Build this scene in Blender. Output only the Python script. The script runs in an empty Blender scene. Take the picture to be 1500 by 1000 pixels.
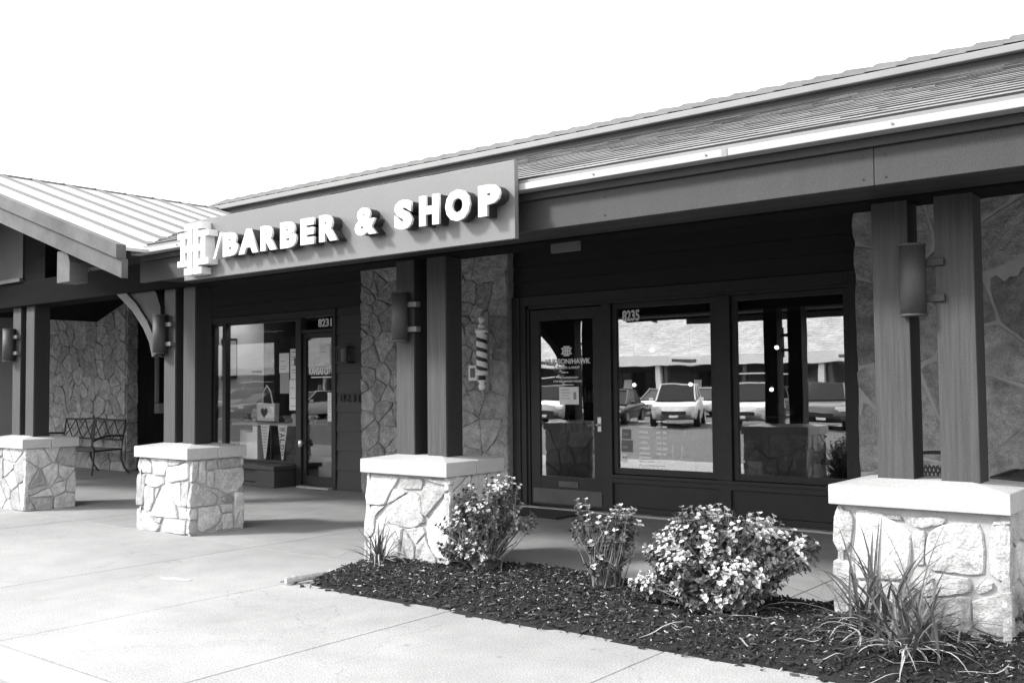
import bpy, bmesh, math, random
from mathutils import Vector, Matrix, noise

rnd = random.Random(7)
S = bpy.context.scene
COL = S.collection

# ------------------------------------------------------------------ camera
cam_d = bpy.data.cameras.new('camera')
cam_d.sensor_width = 36.0
cam_d.lens = 34.82
cam_d.clip_start = 0.05
cam_d.clip_end = 2000.0
cam = bpy.data.objects.new('camera', cam_d)
COL.objects.link(cam)
CR = [[0.781253, 0.624138, -0.009787], [0.035727, -0.029058, 0.998939], [-0.623191, 0.780774, 0.045]]
rt, up, fw = (Vector(r) for r in CR)
cam.matrix_world = Matrix(((rt.x, up.x, -fw.x, 0), (rt.y, up.y, -fw.y, 0), (rt.z, up.z, -fw.z, 1.5), (0, 0, 0, 1)))
S.camera = cam

# ------------------------------------------------------------------ daylight
SUN_EL, SUN_AZ = math.radians(34), math.radians(42)      # azimuth measured left of straight behind the camera side
w = bpy.data.worlds.new('World')
S.world = w
w.use_nodes = True
nt = w.node_tree
nt.nodes.clear()
wo = nt.nodes.new('ShaderNodeOutputWorld')
bg = nt.nodes.new('ShaderNodeBackground')
sky = nt.nodes.new('ShaderNodeTexSky')
sky.sky_type = 'NISHITA'
sky.sun_disc = False
sky.sun_elevation = SUN_EL
sky.sun_rotation = math.radians(180) + SUN_AZ
sky.dust_density = 4.0
bw = nt.nodes.new('ShaderNodeRGBToBW')
mx = nt.nodes.new('ShaderNodeMixRGB')
mx.inputs[0].default_value = 0.75
mx.inputs[2].default_value = (11.0, 11.0, 11.0, 1)       # thin bright overcast in front of the clear sky
nt.links.new(sky.outputs[0], bw.inputs[0])
nt.links.new(bw.outputs[0], mx.inputs[1])
nt.links.new(mx.outputs[0], bg.inputs[0])
bg.inputs[1].default_value = 0.15
nt.links.new(bg.outputs[0], wo.inputs[0])
sl = bpy.data.lights.new('sun', 'SUN')
sl.energy = 2.6
sl.angle = math.radians(8)
sl.color = (1, 0.995, 0.985)
so = bpy.data.objects.new('sun', sl)
COL.objects.link(so)
sv = Vector((-math.sin(SUN_AZ) * math.cos(SUN_EL), -math.cos(SUN_AZ) * math.cos(SUN_EL), math.sin(SUN_EL)))
so.rotation_euler = sv.to_track_quat('Z', 'Y').to_euler()
so.location = (0, -30, 30)
S.view_settings.view_transform = 'Standard'
S.view_settings.look = 'None'
S.view_settings.exposure = 1.0
S.view_settings.gamma = 1.0
S.view_settings.use_curve_mapping = False
S.cycles.max_bounces = 8
S.cycles.transparent_max_bounces = 12
S.cycles.sample_clamp_indirect = 6.0
S.cycles.caustics_reflective = False
S.cycles.caustics_refractive = False

# ------------------------------------------------------------------ materials
MATS = {}


def mat(name, v, rough=0.8, var=0.25, scale=6.0, bump=0.3, bscale=40.0, metal=0.0, rand=0.0,
        stretch=(1, 1, 1), speck=0.0, spscale=300.0, spec=0.5, big=0.0, bdist=0.01, spots=0.0):
    """grey procedural surface: colour variation, speckle, fine relief, per-object difference"""
    if name in MATS:
        return MATS[name]
    m = bpy.data.materials.new(name)
    m.use_nodes = True
    t = m.node_tree
    N, L = t.nodes, t.links
    b = N['Principled BSDF']
    b.inputs['Roughness'].default_value = rough
    b.inputs['Metallic'].default_value = metal
    b.inputs['Specular IOR Level'].default_value = spec
    tc = N.new('ShaderNodeTexCoord')
    mp = N.new('ShaderNodeMapping')
    mp.inputs['Scale'].default_value = stretch
    L.new(tc.outputs['Object'], mp.inputs[0])
    oi = N.new('ShaderNodeObjectInfo')
    ad = N.new('ShaderNodeVectorMath')
    ad.operation = 'MULTIPLY_ADD'
    L.new(oi.outputs['Random'], ad.inputs[0])
    ad.inputs[1].default_value = (7, 7, 7) if rand else (0, 0, 0)
    L.new(mp.outputs[0], ad.inputs[2])
    n1 = N.new('ShaderNodeTexNoise')
    n1.inputs['Scale'].default_value = scale
    n1.inputs['Detail'].default_value = 8
    n1.inputs['Roughness'].default_value = 0.65
    L.new(ad.outputs[0], n1.inputs['Vector'])
    mr = N.new('ShaderNodeMapRange')
    mr.inputs[1].default_value = 0.28
    mr.inputs[2].default_value = 0.72
    mr.inputs[3].default_value = 1 - var
    mr.inputs[4].default_value = 1 + var
    L.new(n1.outputs[0], mr.inputs[0])
    cur = mr.outputs[0]

    def mul(a, bb):
        q = N.new('ShaderNodeMath')
        q.operation = 'MULTIPLY'
        L.new(a, q.inputs[0])
        L.new(bb, q.inputs[1])
        return q.outputs[0]
    if speck:
        n2 = N.new('ShaderNodeTexNoise')
        n2.inputs['Scale'].default_value = spscale
        n2.inputs['Detail'].default_value = 2
        L.new(tc.outputs['Object'], n2.inputs['Vector'])
        m2 = N.new('ShaderNodeMapRange')
        m2.inputs[1].default_value = 0.3
        m2.inputs[2].default_value = 0.7
        m2.inputs[3].default_value = 1 - speck
        m2.inputs[4].default_value = 1 + speck
        L.new(n2.outputs[0], m2.inputs[0])
        cur = mul(cur, m2.outputs[0])
    if big:
        n3 = N.new('ShaderNodeTexNoise')
        n3.inputs['Scale'].default_value = 0.7
        n3.inputs['Detail'].default_value = 5
        n3.inputs['Distortion'].default_value = 0.6
        L.new(tc.outputs['Object'], n3.inputs['Vector'])
        m3 = N.new('ShaderNodeMapRange')
        m3.inputs[1].default_value = 0.35
        m3.inputs[2].default_value = 0.65
        m3.inputs[3].default_value = 1 - big
        m3.inputs[4].default_value = 1 + big * 0.5
        L.new(n3.outputs[0], m3.inputs[0])
        cur = mul(cur, m3.outputs[0])
    if spots:
        vo = N.new('ShaderNodeTexVoronoi')
        vo.inputs['Scale'].default_value = 2.6
        L.new(tc.outputs['Object'], vo.inputs['Vector'])
        nw = N.new('ShaderNodeTexNoise')
        nw.inputs['Scale'].default_value = 14
        L.new(tc.outputs['Object'], nw.inputs['Vector'])
        av = N.new('ShaderNodeMath')
        av.operation = 'MULTIPLY_ADD'
        av.inputs[1].default_value = 0.10
        L.new(nw.outputs[0], av.inputs[0])
        L.new(vo.outputs['Distance'], av.inputs[2])
        ms_ = N.new('ShaderNodeMapRange')
        ms_.inputs[1].default_value = 0.075
        ms_.inputs[2].default_value = 0.12
        ms_.inputs[3].default_value = 1 - spots
        ms_.inputs[4].default_value = 1.0
        L.new(av.outputs[0], ms_.inputs[0])
        cur = mul(cur, ms_.outputs[0])
        # hairline cracks along a warped ridge of noise
        n6 = N.new('ShaderNodeTexNoise')
        n6.inputs['Scale'].default_value = 0.55
        n6.inputs['Detail'].default_value = 7
        n6.inputs['Distortion'].default_value = 0.3
        L.new(tc.outputs['Object'], n6.inputs['Vector'])
        sb = N.new('ShaderNodeMath')
        sb.operation = 'SUBTRACT'
        sb.inputs[1].default_value = 0.52
        L.new(n6.outputs[0], sb.inputs[0])
        ab = N.new('ShaderNodeMath')
        ab.operation = 'ABSOLUTE'
        L.new(sb.outputs[0], ab.inputs[0])
        mc = N.new('ShaderNodeMapRange')
        mc.inputs[1].default_value = 0.0
        mc.inputs[2].default_value = 0.0022
        mc.inputs[3].default_value = 1 - spots * 0.9
        mc.inputs[4].default_value = 1.0
        L.new(ab.outputs[0], mc.inputs[0])
        cur = mul(cur, mc.outputs[0])
    if rand:
        m4 = N.new('ShaderNodeMapRange')
        m4.inputs[3].default_value = 1 - rand
        m4.inputs[4].default_value = 1 + rand
        L.new(oi.outputs['Random'], m4.inputs[0])
        cur = mul(cur, m4.outputs[0])
    ml = N.new('ShaderNodeMath')
    ml.operation = 'MULTIPLY'
    ml.use_clamp = True
    ml.inputs[1].default_value = v
    L.new(cur, ml.inputs[0])
    cc = N.new('ShaderNodeCombineColor')
    for i in range(3):
        L.new(ml.outputs[0], cc.inputs[i])
    L.new(cc.outputs[0], b.inputs['Base Color'])
    if bump:
        n5 = N.new('ShaderNodeTexNoise')
        n5.inputs['Scale'].default_value = bscale
        n5.inputs['Detail'].default_value = 6
        n5.inputs['Roughness'].default_value = 0.6
        L.new(ad.outputs[0], n5.inputs['Vector'])
        bp = N.new('ShaderNodeBump')
        bp.inputs['Strength'].default_value = bump
        bp.inputs['Distance'].default_value = bdist
        L.new(n5.outputs[0], bp.inputs['Height'])
        L.new(bp.outputs[0], b.inputs['Normal'])
    MATS[name] = m
    return m


def glass(name, base, tint=0.85):
    m = bpy.data.materials.new(name)
    m.use_nodes = True
    t = m.node_tree
    N, L = t.nodes, t.links
    N.clear()
    o = N.new('ShaderNodeOutputMaterial')
    mix = N.new('ShaderNodeMixShader')
    tr = N.new('ShaderNodeBsdfTransparent')
    tr.inputs[0].default_value = (tint, tint, tint, 1)
    gl = N.new('ShaderNodeBsdfGlossy')
    gl.inputs['Color'].default_value = (1, 1, 1, 1)
    gl.inputs['Roughness'].default_value = 0.0
    lw = N.new('ShaderNodeLayerWeight')
    lw.inputs[0].default_value = 0.5
    pw = N.new('ShaderNodeMath')
    pw.operation = 'POWER'
    pw.inputs[1].default_value = 4.0
    L.new(lw.outputs['Facing'], pw.inputs[0])
    ma = N.new('ShaderNodeMath')
    ma.operation = 'MULTIPLY_ADD'
    ma.use_clamp = True
    ma.inputs[1].default_value = 0.7
    ma.inputs[2].default_value = base
    L.new(pw.outputs[0], ma.inputs[0])
    L.new(ma.outputs[0], mix.inputs[0])
    L.new(tr.outputs[0], mix.inputs[1])
    L.new(gl.outputs[0], mix.inputs[2])
    # gentle waviness of real float glass
    tc = N.new('ShaderNodeTexCoord')
    nz = N.new('ShaderNodeTexNoise')
    nz.inputs['Scale'].default_value = 2.2
    nz.inputs['Detail'].default_value = 1
    L.new(tc.outputs['Object'], nz.inputs['Vector'])
    bp = N.new('ShaderNodeBump')
    bp.inputs['Strength'].default_value = 0.05
    bp.inputs['Distance'].default_value = 0.01
    L.new(nz.outputs[0], bp.inputs['Height'])
    L.new(bp.outputs[0], gl.inputs['Normal'])
    L.new(mix.outputs[0], o.inputs[0])
    MATS[name] = m
    return m


def emit(name, v, s):
    m = bpy.data.materials.new(name)
    m.use_nodes = True
    t = m.node_tree
    t.nodes.clear()
    o = t.nodes.new('ShaderNodeOutputMaterial')
    e = t.nodes.new('ShaderNodeEmission')
    e.inputs[0].default_value = (v, v, v, 1)
    e.inputs[1].default_value = s
    t.links.new(e.outputs[0], o.inputs[0])
    return m


M_CONC = mat('concrete', 0.295, 0.9, 0.10, 3.0, 0.4, 90, speck=0.34, spscale=105, big=0.12, rand=0.04, bdist=0.004, spots=0.30)
M_KERB = mat('kerb_concrete', 0.30, 0.9, 0.10, 3.0, 0.3, 80, speck=0.14, spscale=160, bdist=0.004)
M_ASPH = mat('asphalt', 0.055, 0.9, 0.2, 1.2, 0.5, 120, speck=0.2, big=0.2)
M_JOINT = mat('joint_filler', 0.10, 0.95, 0.3, 9, 0.3)
M_STONE = mat('limestone', 0.44, 0.9, 0.30, 8.0, 1.0, 26, speck=0.22, spscale=90, rand=0.30, bdist=0.02)
M_STONED = mat('wall_stone', 0.36, 0.9, 0.40, 9.0, 1.0, 15, speck=0.25, spscale=90, rand=0.24, bdist=0.05)
M_STONER = mat('flagstone', 0.36, 0.9, 0.50, 7.0, 1.0, 13, speck=0.25, spscale=90, rand=0.2, bdist=0.05)
M_MORT = mat('mortar', 0.38, 0.95, 0.15, 8, 0.6, 60, bdist=0.008)
M_MORTD = mat('wall_mortar', 0.32, 0.95, 0.15, 8, 0.6, 60, bdist=0.008)
M_MORTL = mat('pale_mortar', 0.55, 0.95, 0.12, 8, 0.5, 60, bdist=0.006)
M_CAP = mat('cast_cap', 0.44, 0.85, 0.12, 5, 0.4, 60, speck=0.16, spscale=100, bdist=0.004, big=0.1)
M_POSTD = mat('dark_post', 0.013, 0.7, 0.3, 12.0, 0.4, 30, stretch=(1.6, 1.6, 0.10), bdist=0.003)  # dark tone puts the shade on the post sides into the colour
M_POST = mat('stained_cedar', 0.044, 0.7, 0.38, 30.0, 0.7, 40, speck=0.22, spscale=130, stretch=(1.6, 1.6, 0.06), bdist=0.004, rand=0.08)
M_FASC = mat('painted_fascia', 0.026, 0.65, 0.22, 3.0, 0.3, 60, stretch=(1.6, 1.6, 0.35), speck=0.28, spscale=120, big=0.12, bdist=0.003)
M_RAKE = mat('weathered_rake_board', 0.078, 0.75, 0.45, 2.5, 0.3, 40, big=0.25, bdist=0.004)
M_DARK = mat('dark_trim', 0.018, 0.6, 0.25, 4.0, 0.3, 50, speck=0.35, spscale=120, bdist=0.002)
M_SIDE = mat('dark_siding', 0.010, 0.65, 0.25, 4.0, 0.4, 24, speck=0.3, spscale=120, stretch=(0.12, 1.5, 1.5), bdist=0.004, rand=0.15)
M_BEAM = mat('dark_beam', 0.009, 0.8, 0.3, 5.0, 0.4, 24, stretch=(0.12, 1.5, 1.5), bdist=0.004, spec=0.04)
M_EDGE = mat('edge_shadow_line', 0.02, 0.95, 0.3, 20, 0.2)  # bitumen-dark butt edges; the course shadow lines are put into this colour
M_METAL = mat('standing_seam_metal', 0.36, 0.36, 0.08, 1.5, 0.08, 8, speck=0.08, spscale=110, big=0.10, rand=0.05, spec=0.6)
M_SEAM = mat('seam_cap', 0.12, 0.5, 0.1, 3, 0.1)
M_GUT = mat('gutter_metal', 0.34, 0.5, 0.07, 1.2, 0.1, 14, big=0.08)
M_GUTG = mat('grey_gutter', 0.19, 0.55, 0.1, 1.5, 0.15, 20)
M_SHIN = mat('shingle', 0.20, 0.95, 0.2, 7.0, 0.5, 90, speck=0.4, spscale=80, rand=0.14, big=0.38, bdist=0.006)
M_RIDGE = mat('ridge_shingle', 0.10, 0.95, 0.25, 7.0, 0.6, 90, speck=0.25, spscale=120, rand=0.12)
M_SIGN = mat('sign_panel_grey', 0.135, 0.45, 0.05, 2, 0.05, 30, speck=0.09, spscale=130)
M_POLEW = mat('pole_enamel', 0.93, 0.5, 0.02, 3, 0.0)
M_WHITE = mat('white_acrylic', 0.62, 0.4, 0.02, 3, 0.0)
M_BLACK = mat('black_return', 0.018, 0.5, 0.1, 3, 0.0)
M_LET = mat('vinyl_white', 0.92, 0.6, 0.05, 5, 0.0)
M_PAPER = mat('paper', 0.85, 0.7, 0.06, 5, 0.05, 20)
M_INK = mat('ink', 0.08, 0.7, 0.1, 5, 0)
M_INKG = mat('grey_ink', 0.32, 0.7, 0.1, 5, 0)
M_SCON = mat('sconce_metal', 0.042, 0.6, 0.2, 5, 0.2, 40, speck=0.2, spscale=140)
M_SCAP = mat('sconce_bracket', 0.13, 0.5, 0.1, 5, 0.1)
M_IRON = mat('cast_iron', 0.02, 0.5, 0.2, 8, 0.3, 60, bdist=0.002)
M_STEEL = mat('brushed_steel', 0.6, 0.3, 0.08, 8, 0.05, metal=0.9)
M_KICK = mat('kick_plate_metal', 0.10, 0.45, 0.2, 5, 0.1, metal=0.3)
M_MULCH = mat('mulch_bed', 0.012, 1.0, 0.4, 20, 1.0, 60, bdist=0.03)
M_CHIP = mat('bark_chip', 0.014, 0.95, 0.5, 30, 0.3, 80)
M_CHIPM = mat('brown_chip', 0.055, 0.95, 0.4, 30, 0.3, 80)
M_CHIPL = mat('straw_chip', 0.36, 0.9, 0.3, 30, 0.3, 80)
M_BLADE = mat('grass_blade', 0.08, 0.5, 0.3, 5, 0.15, 60, rand=0.35)
M_DRY = mat('dry_blade', 0.34, 0.8, 0.2, 8, 0.2, 60, rand=0.25)
M_LEAF = mat('leaf_green', 0.07, 0.5, 0.45, 14, 0.1, 60)
M_LEAFL = mat('leaf_pale', 0.50, 0.55, 0.3, 14, 0.1, 60)
M_TWIG = mat('twig', 0.15, 0.85, 0.3, 12, 0.4, 80)
M_LOG = mat('weathered_wood', 0.36, 0.9, 0.35, 14, 0.8, 60, stretch=(0.4, 2, 2))
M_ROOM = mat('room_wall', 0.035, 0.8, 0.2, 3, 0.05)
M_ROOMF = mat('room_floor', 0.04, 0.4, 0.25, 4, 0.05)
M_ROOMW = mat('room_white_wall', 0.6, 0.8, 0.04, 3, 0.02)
M_LEATH = mat('black_leather', 0.025, 0.35, 0.2, 12, 0.2, 60)
M_CHROME = mat('chrome', 0.7, 0.15, 0.03, 6, 0, metal=1.0)
M_SHADE = mat('roller_shade', 0.07, 0.85, 0.08, 8, 0.1, 80)
M_GLASS = glass('shop_glass', 0.34)
M_GLASSG = glass('gift_glass', 0.07, 0.97)
M_TYRE = mat('tyre_rubber', 0.02, 0.9, 0.1, 5, 0)
M_CARGL = mat('car_glass', 0.010, 0.15, 0.05, 5, 0, spec=0.25)
M_FWALL = mat('far_wall', 0.09, 0.85, 0.2, 2, 0.2)
M_FROOF = mat('far_roof', 0.8, 0.95, 0.25, 3, 0.4, 30, big=0.15)
M_FWHITE = mat('far_white', 0.88, 0.6, 0.05, 2, 0.0)

# ------------------------------------------------------------------ object helpers
WL = {}


def put(name, data, parent=None):
    o = bpy.data.objects.new(name, data)
    COL.objects.link(o)
    if parent is not None:
        o.parent = parent
    return o


def thing(name, label, cat, loc=(0, 0, 0), group=None, kind=None):
    o = put(name, None)
    o.empty_display_size = 0.2
    o.location = loc
    WL[o] = Vector(loc)
    o['label'] = label
    o['category'] = cat
    if group:
        o['group'] = group
    if kind:
        o['kind'] = kind
    return o


def tag(o, label, cat, group=None):
    o['label'] = label
    o['category'] = cat
    if group:
        o['group'] = group
    return o


class MB:
    def __init__(s):
        s.v, s.f, s.m = [], [], []

    def quadmesh(s, vs, fs, mi=0):
        n = len(s.v)
        s.v.extend(Vector(p) for p in vs)
        s.f.extend(tuple(n + i for i in f) for f in fs)
        s.m.extend([mi] * len(fs))
        return s

    def box(s, a, b, mi=0, M=None):
        x0, y0, z0 = a
        x1, y1, z1 = b
        vs = [Vector(p) for p in ((x0, y0, z0), (x1, y0, z0), (x1, y1, z0), (x0, y1, z0), (x0, y0, z1), (x1, y0, z1), (x1, y1, z1), (x0, y1, z1))]
        if M:
            vs = [M @ p for p in vs]
        return s.quadmesh(vs, [(0, 3, 2, 1), (4, 5, 6, 7), (0, 1, 5, 4), (1, 2, 6, 5), (2, 3, 7, 6), (3, 0, 4, 7)], mi)

    def cyl(s, a, b, r0, r1=None, n=12, mi=0, caps=True):
        a, b = Vector(a), Vector(b)
        r1 = r0 if r1 is None else r1
        d = (b - a).normalized()
        u = d.orthogonal().normalized()
        w_ = d.cross(u)
        vs = []
        for c, r in ((a, r0), (b, r1)):
            for i in range(n):
                t = 2 * math.pi * i / n
                vs.append(c + (u * math.cos(t) + w_ * math.sin(t)) * r)
        fs = [(i, (i + 1) % n, n + (i + 1) % n, n + i) for i in range(n)]
        if caps:
            fs += [tuple(range(n - 1, -1, -1)), tuple(range(n, 2 * n))]
        return s.quadmesh(vs, fs, mi)

    def tube(s, pts, r, n=6, mi=0):
        pts = [Vector(p) for p in pts]
        rings = []
        nv = len(s.v)
        rr = r if isinstance(r, (list, tuple)) else [r] * len(pts)
        pu = None
        for i, p in enumerate(pts):
            d = (pts[min(i + 1, len(pts) - 1)] - pts[max(i - 1, 0)]).normalized()
            if pu is None:
                u = d.orthogonal().normalized()
            else:
                u = (pu - d * pu.dot(d)).normalized()
            pu = u
            w_ = d.cross(u)
            for k in range(n):
                t = 2 * math.pi * k / n
                s.v.append(p + (u * math.cos(t) + w_ * math.sin(t)) * rr[i])
        for i in range(len(pts) - 1):
            for k in range(n):
                s.f.append((nv + i * n + k, nv + i * n + (k + 1) % n, nv + (i + 1) * n + (k + 1) % n, nv + (i + 1) * n + k))
                s.m.append(mi)
        s.f.append(tuple(nv + k for k in range(n - 1, -1, -1)))
        s.f.append(tuple(nv + (len(pts) - 1) * n + k for k in range(n)))
        s.m += [mi, mi]
        return s

    def lathe(s, prof, c, n=16, mi=0, axis='Z'):
        nv = len(s.v)
        c = Vector(c)
        for r, z in prof:
            for k in range(n):
                t = 2 * math.pi * k / n
                s.v.append(c + Vector((r * math.cos(t), r * math.sin(t), z)))
        for i in range(len(prof) - 1):
            for k in range(n):
                s.f.append((nv + i * n + k, nv + i * n + (k + 1) % n, nv + (i + 1) * n + (k + 1) % n, nv + (i + 1) * n + k))
                s.m.append(mi)
        return s

    def prism(s, poly, y0, y1, mi=0, plane='XZ'):
        """poly in the XZ plane (or YZ / XY), extruded between y0 and y1 along the third axis"""
        n = len(poly)
        mk = {'XZ': lambda a, b, t: (a, t, b), 'YZ': lambda a, b, t: (t, a, b), 'XY': lambda a, b, t: (a, b, t)}[plane]
        vs = [mk(a, b, y0) for a, b in poly] + [mk(a, b, y1) for a, b in poly]
        fs = [tuple(range(n)), tuple(range(2 * n - 1, n - 1, -1))] + [(i, n + i, n + (i + 1) % n, (i + 1) % n) for i in range(n)]
        return s.quadmesh(vs, fs, mi)

    def build(s, name, m, parent=None, smooth=False, bevel=0.0, kind=None, label=None):
        off = Vector((0, 0, 0))
        q = parent
        while q is not None:
            off += WL.get(q, Vector((0, 0, 0)))
            q = q.parent
        me = bpy.data.meshes.new(name)
        me.from_pydata([tuple(p - off) for p in s.v], [], s.f)
        ms = m if isinstance(m, (list, tuple)) else [m]
        for x in ms:
            me.materials.append(x)
        if len(ms) > 1:
            me.polygons.foreach_set('material_index', s.m)
        bm = bmesh.new()
        bm.from_mesh(me)
        if bevel:
            eds = [e for e in bm.edges if len(e.link_faces) == 2 and e.calc_face_angle(0) > 0.6]
            bmesh.ops.bevel(bm, geom=eds, offset=bevel, segments=2, affect='EDGES', profile=0.6)
        if len(s.f) < 60000:
            bmesh.ops.recalc_face_normals(bm, faces=bm.faces)
        bm.to_mesh(me)
        bm.free()
        if smooth:
            me.polygons.foreach_set('use_smooth', [True] * len(me.polygons))
        o = put(name, me, parent)
        if kind:
            o['kind'] = kind
        if label:
            o['label'] = label
        return o


def bx(name, a, b, m, parent=None, bevel=0.0, kind=None, label=None):
    return MB().box(a, b).build(name, m, parent, bevel=bevel, kind=kind, label=label)


def text_obj(name, s, x0, x1, z0, z1, y, depth, m, parent, bold=0.0, face_mat=None, sides=None, keep=False):
    """lettering as mesh standing in an XZ plane facing -Y, fitted to the given box"""
    cu = bpy.data.curves.new('t', 'FONT')
    cu.body = s
    cu.size = 1.0
    cu.extrude = 0.1
    cu.offset = bold
    cu.resolution_u = 3
    to = bpy.data.objects.new('t', cu)
    COL.objects.link(to)
    dg = bpy.context.evaluated_depsgraph_get()
    me = bpy.data.meshes.new_from_object(to.evaluated_get(dg))
    bpy.data.objects.remove(to)
    xs = [v.co.x for v in me.vertices]
    ys = [v.co.y for v in me.vertices]
    ax, bx_, ay, by = min(xs), max(xs), min(ys), max(ys)
    off = Vector((0, 0, 0))
    q = parent
    while q is not None:
        off += WL.get(q, Vector((0, 0, 0)))
        q = q.parent
    for v in me.vertices:
        X = x0 + (v.co.x - ax) / (bx_ - ax) * (x1 - x0)
        Z = z0 + (v.co.y - ay) / (by - ay) * (z1 - z0)
        Y = y - (v.co.z + 0.1) / 0.2 * depth
        v.co = Vector((X, Y, Z)) - off
    me.name = name
    me.materials.clear()
    me.materials.append(face_mat or m)
    me.materials.append(sides or m)
    for p in me.polygons:
        p.material_index = 0 if abs(p.normal.y) > 0.9 else 1
    me.update()
    for p in me.polygons:
        p.material_index = 0 if abs(p.normal.y) > 0.9 else 1
    return put(name, me, parent)


# ------------------------------------------------------------------ stonework
def clip(poly, px, py, nx, ny):
    out = []
    for i in range(len(poly)):
        a, b = poly[i], poly[(i + 1) % len(poly)]
        da = (a[0] - px) * nx + (a[1] - py) * ny
        db = (b[0] - px) * nx + (b[1] - py) * ny
        if da <= 0:
            out.append(a)
        if da * db < 0:
            t = da / (da - db)
            out.append((a[0] + (b[0] - a[0]) * t, a[1] + (b[1] - a[1]) * t))
    return out


def rubble(u0, u1, z0, z1, su, sz, R, gap=0.012, jit=0.42, skip=0.12):
    """irregular stones filling a rectangle (cells of jittered sites), as polygons already shrunk by the joint"""
    nu, nz = max(1, round((u1 - u0) / su)), max(1, round((z1 - z0) / sz))
    pts = []
    for j in range(nz):
        for i in range(nu):
            if R.random() < skip:
                continue
            uu = u0 + (i + 0.5 + (0.5 if j % 2 else 0) - 0.25 + R.uniform(-jit, jit)) * (u1 - u0) / nu
            pts.append((min(max(uu, u0 + 0.02), u1 - 0.02), z0 + (j + 0.5 + R.uniform(-jit, jit)) * (z1 - z0) / nz))
            if R.random() < 0.15:
                pts.append((uu + R.uniform(-0.4, 0.4) * su, pts[-1][1] + 0.45 * sz * R.choice((-1, 1))))
    out = []
    k = R.uniform(0.6, 1.5)
    for i, p_ in enumerate(pts):
        poly = [(u0, z0), (u1, z0), (u1, z1), (u0, z1)]
        for j, q in enumerate(pts):
            if i == j:
                continue
            dx, dz = q[0] - p_[0], q[1] - p_[1]
            d = math.hypot(dx, dz)
            if d > 3.5 * max(su, sz) or d < 1e-4:
                continue
            nx, nz_ = dx / d, dz / d
            poly = clip(poly, (p_[0] + q[0]) / 2 - nx * gap, (p_[1] + q[1]) / 2 - nz_ * gap, nx, nz_)
            if len(poly) < 3:
                break
        if len(poly) >= 3:
            A = abs(sum(poly[a][0] * poly[(a + 1) % len(poly)][1] - poly[(a + 1) % len(poly)][0] * poly[a][1] for a in range(len(poly)))) / 2
            if A > 0.0015:
                out.append(poly)
    return out


def stone(poly, place, h, R, m, parent, rough=0.006, name='stone', nseg=0.035):
    """one stone: jagged outline, chipped shoulder and a gently broken face; place(u,z,d) -> world point"""
    n = len(poly)
    ring = []
    for i in range(n):
        a, b = Vector(poly[i]), Vector(poly[(i + 1) % n])
        L_ = (b - a).length
        k = max(1, min(5, int(L_ / nseg)))
        for t in range(k):
            ring.append(a.lerp(b, t / k))
    n = len(ring)
    if n < 4:
        return
    c = sum(ring, Vector((0, 0))) / n
    sm = []
    for i in range(n):                                    # soften corners a little, then roughen
        p_ = ring[i] * 0.76 + (ring[i - 1] + ring[(i + 1) % n]) * 0.12
        sm.append(p_ + Vector((R.uniform(-1, 1), R.uniform(-1, 1))) * rough * 0.55)
    seed = R.uniform(0, 50)
    tilt = (R.uniform(-1, 1) * 0.06, R.uniform(-1, 1) * 0.06)

    def dep(p_, base, amp):
        return base + (p_.x - c.x) * tilt[0] + (p_.y - c.y) * tilt[1] + amp * noise.noise(Vector((p_.x * 14, p_.y * 14, seed)))
    vs, fs = [], []
    levels = [(1.03, -0.02, 0), (1.02, h * 0.55, 0.003), (0.965, h * 0.95, rough * 0.8), (0.68, h * 1.02, rough * 1.5), (0.34, h * 1.02, rough * 1.5)]
    for sc, d, amp in levels:
        for p_ in sm:
            q = c + (p_ - c) * sc
            vs.append(place(q.x, q.y, dep(q, d, amp) if d > 0 else d))
    vs.append(place(c.x, c.y, dep(c, h * 1.1, rough)))
    for l in range(len(levels) - 1):
        for i in range(n):
            fs.append((l * n + i, l * n + (i + 1) % n, (l + 1) * n + (i + 1) % n, (l + 1) * n + i))
    for i in range(n):
        fs.append(((len(levels) - 1) * n + i, (len(levels) - 1) * n + (i + 1) % n, len(vs) - 1))
    return MB().quadmesh(vs, fs).build(name, m, parent)


# ================================================================== GROUND
pave = MB().box((-40, 2.45, -0.30), (14, 9.9, -0.025)).build('pavement', M_JOINT)
pave['kind'] = 'structure'
xs = [-7.85 + 1.66 * k for k in range(-13, 10)]
for i in range(len(xs) - 1):
    for (ya, yb) in ((2.756, 5.866), (5.874, 9.95)):
        if yb > 9 and xs[i] < -16.9:
            yb = 13.0
        bx('slab', (xs[i] + 0.004, ya, -0.1), (xs[i + 1] - 0.004, yb, rnd.uniform(-0.0015, 0.0015)), M_CONC, pave, bevel=0.004)
    bx('kerb_stone', (xs[i] + 0.003, 2.44, -0.28), (xs[i + 1] - 0.003, 2.748, rnd.uniform(-0.001, 0.001)), M_KERB, pave, bevel=0.012)
g = MB().quadmesh([(-300, -300, -0.15), (300, -300, -0.15), (300, 2.5, -0.15), (-300, 2.5, -0.15)], [(0, 1, 2, 3)]).build('car_park', M_ASPH)
g['kind'] = 'structure'
g = MB().quadmesh([(-300, 2.45, -0.32), (300, 2.45, -0.32), (300, 400, -0.32), (-300, 400, -0.32)], [(0, 1, 2, 3)]).build('ground', M_ASPH)
g['kind'] = 'structure'
for k in range(-14, 8):
    q = bx('parking_line', (k * 2.8 - 0.05, -18.2, -0.149), (k * 2.8 + 0.05, -13.2, -0.145), M_FWHITE)
    q['kind'] = 'structure'

# ================================================================== BUILDING
bld = thing('shop_building', 'long low shop building with shingled porch roof, dark timber storefronts and rubble stone walls', 'building', (-7, 9.85, 0))
EZ, EY, PT = 2.92, 5.33, 0.335          # porch roof eave and pitch


def roofz(y):
    return EZ + PT * (y - EY)


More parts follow.
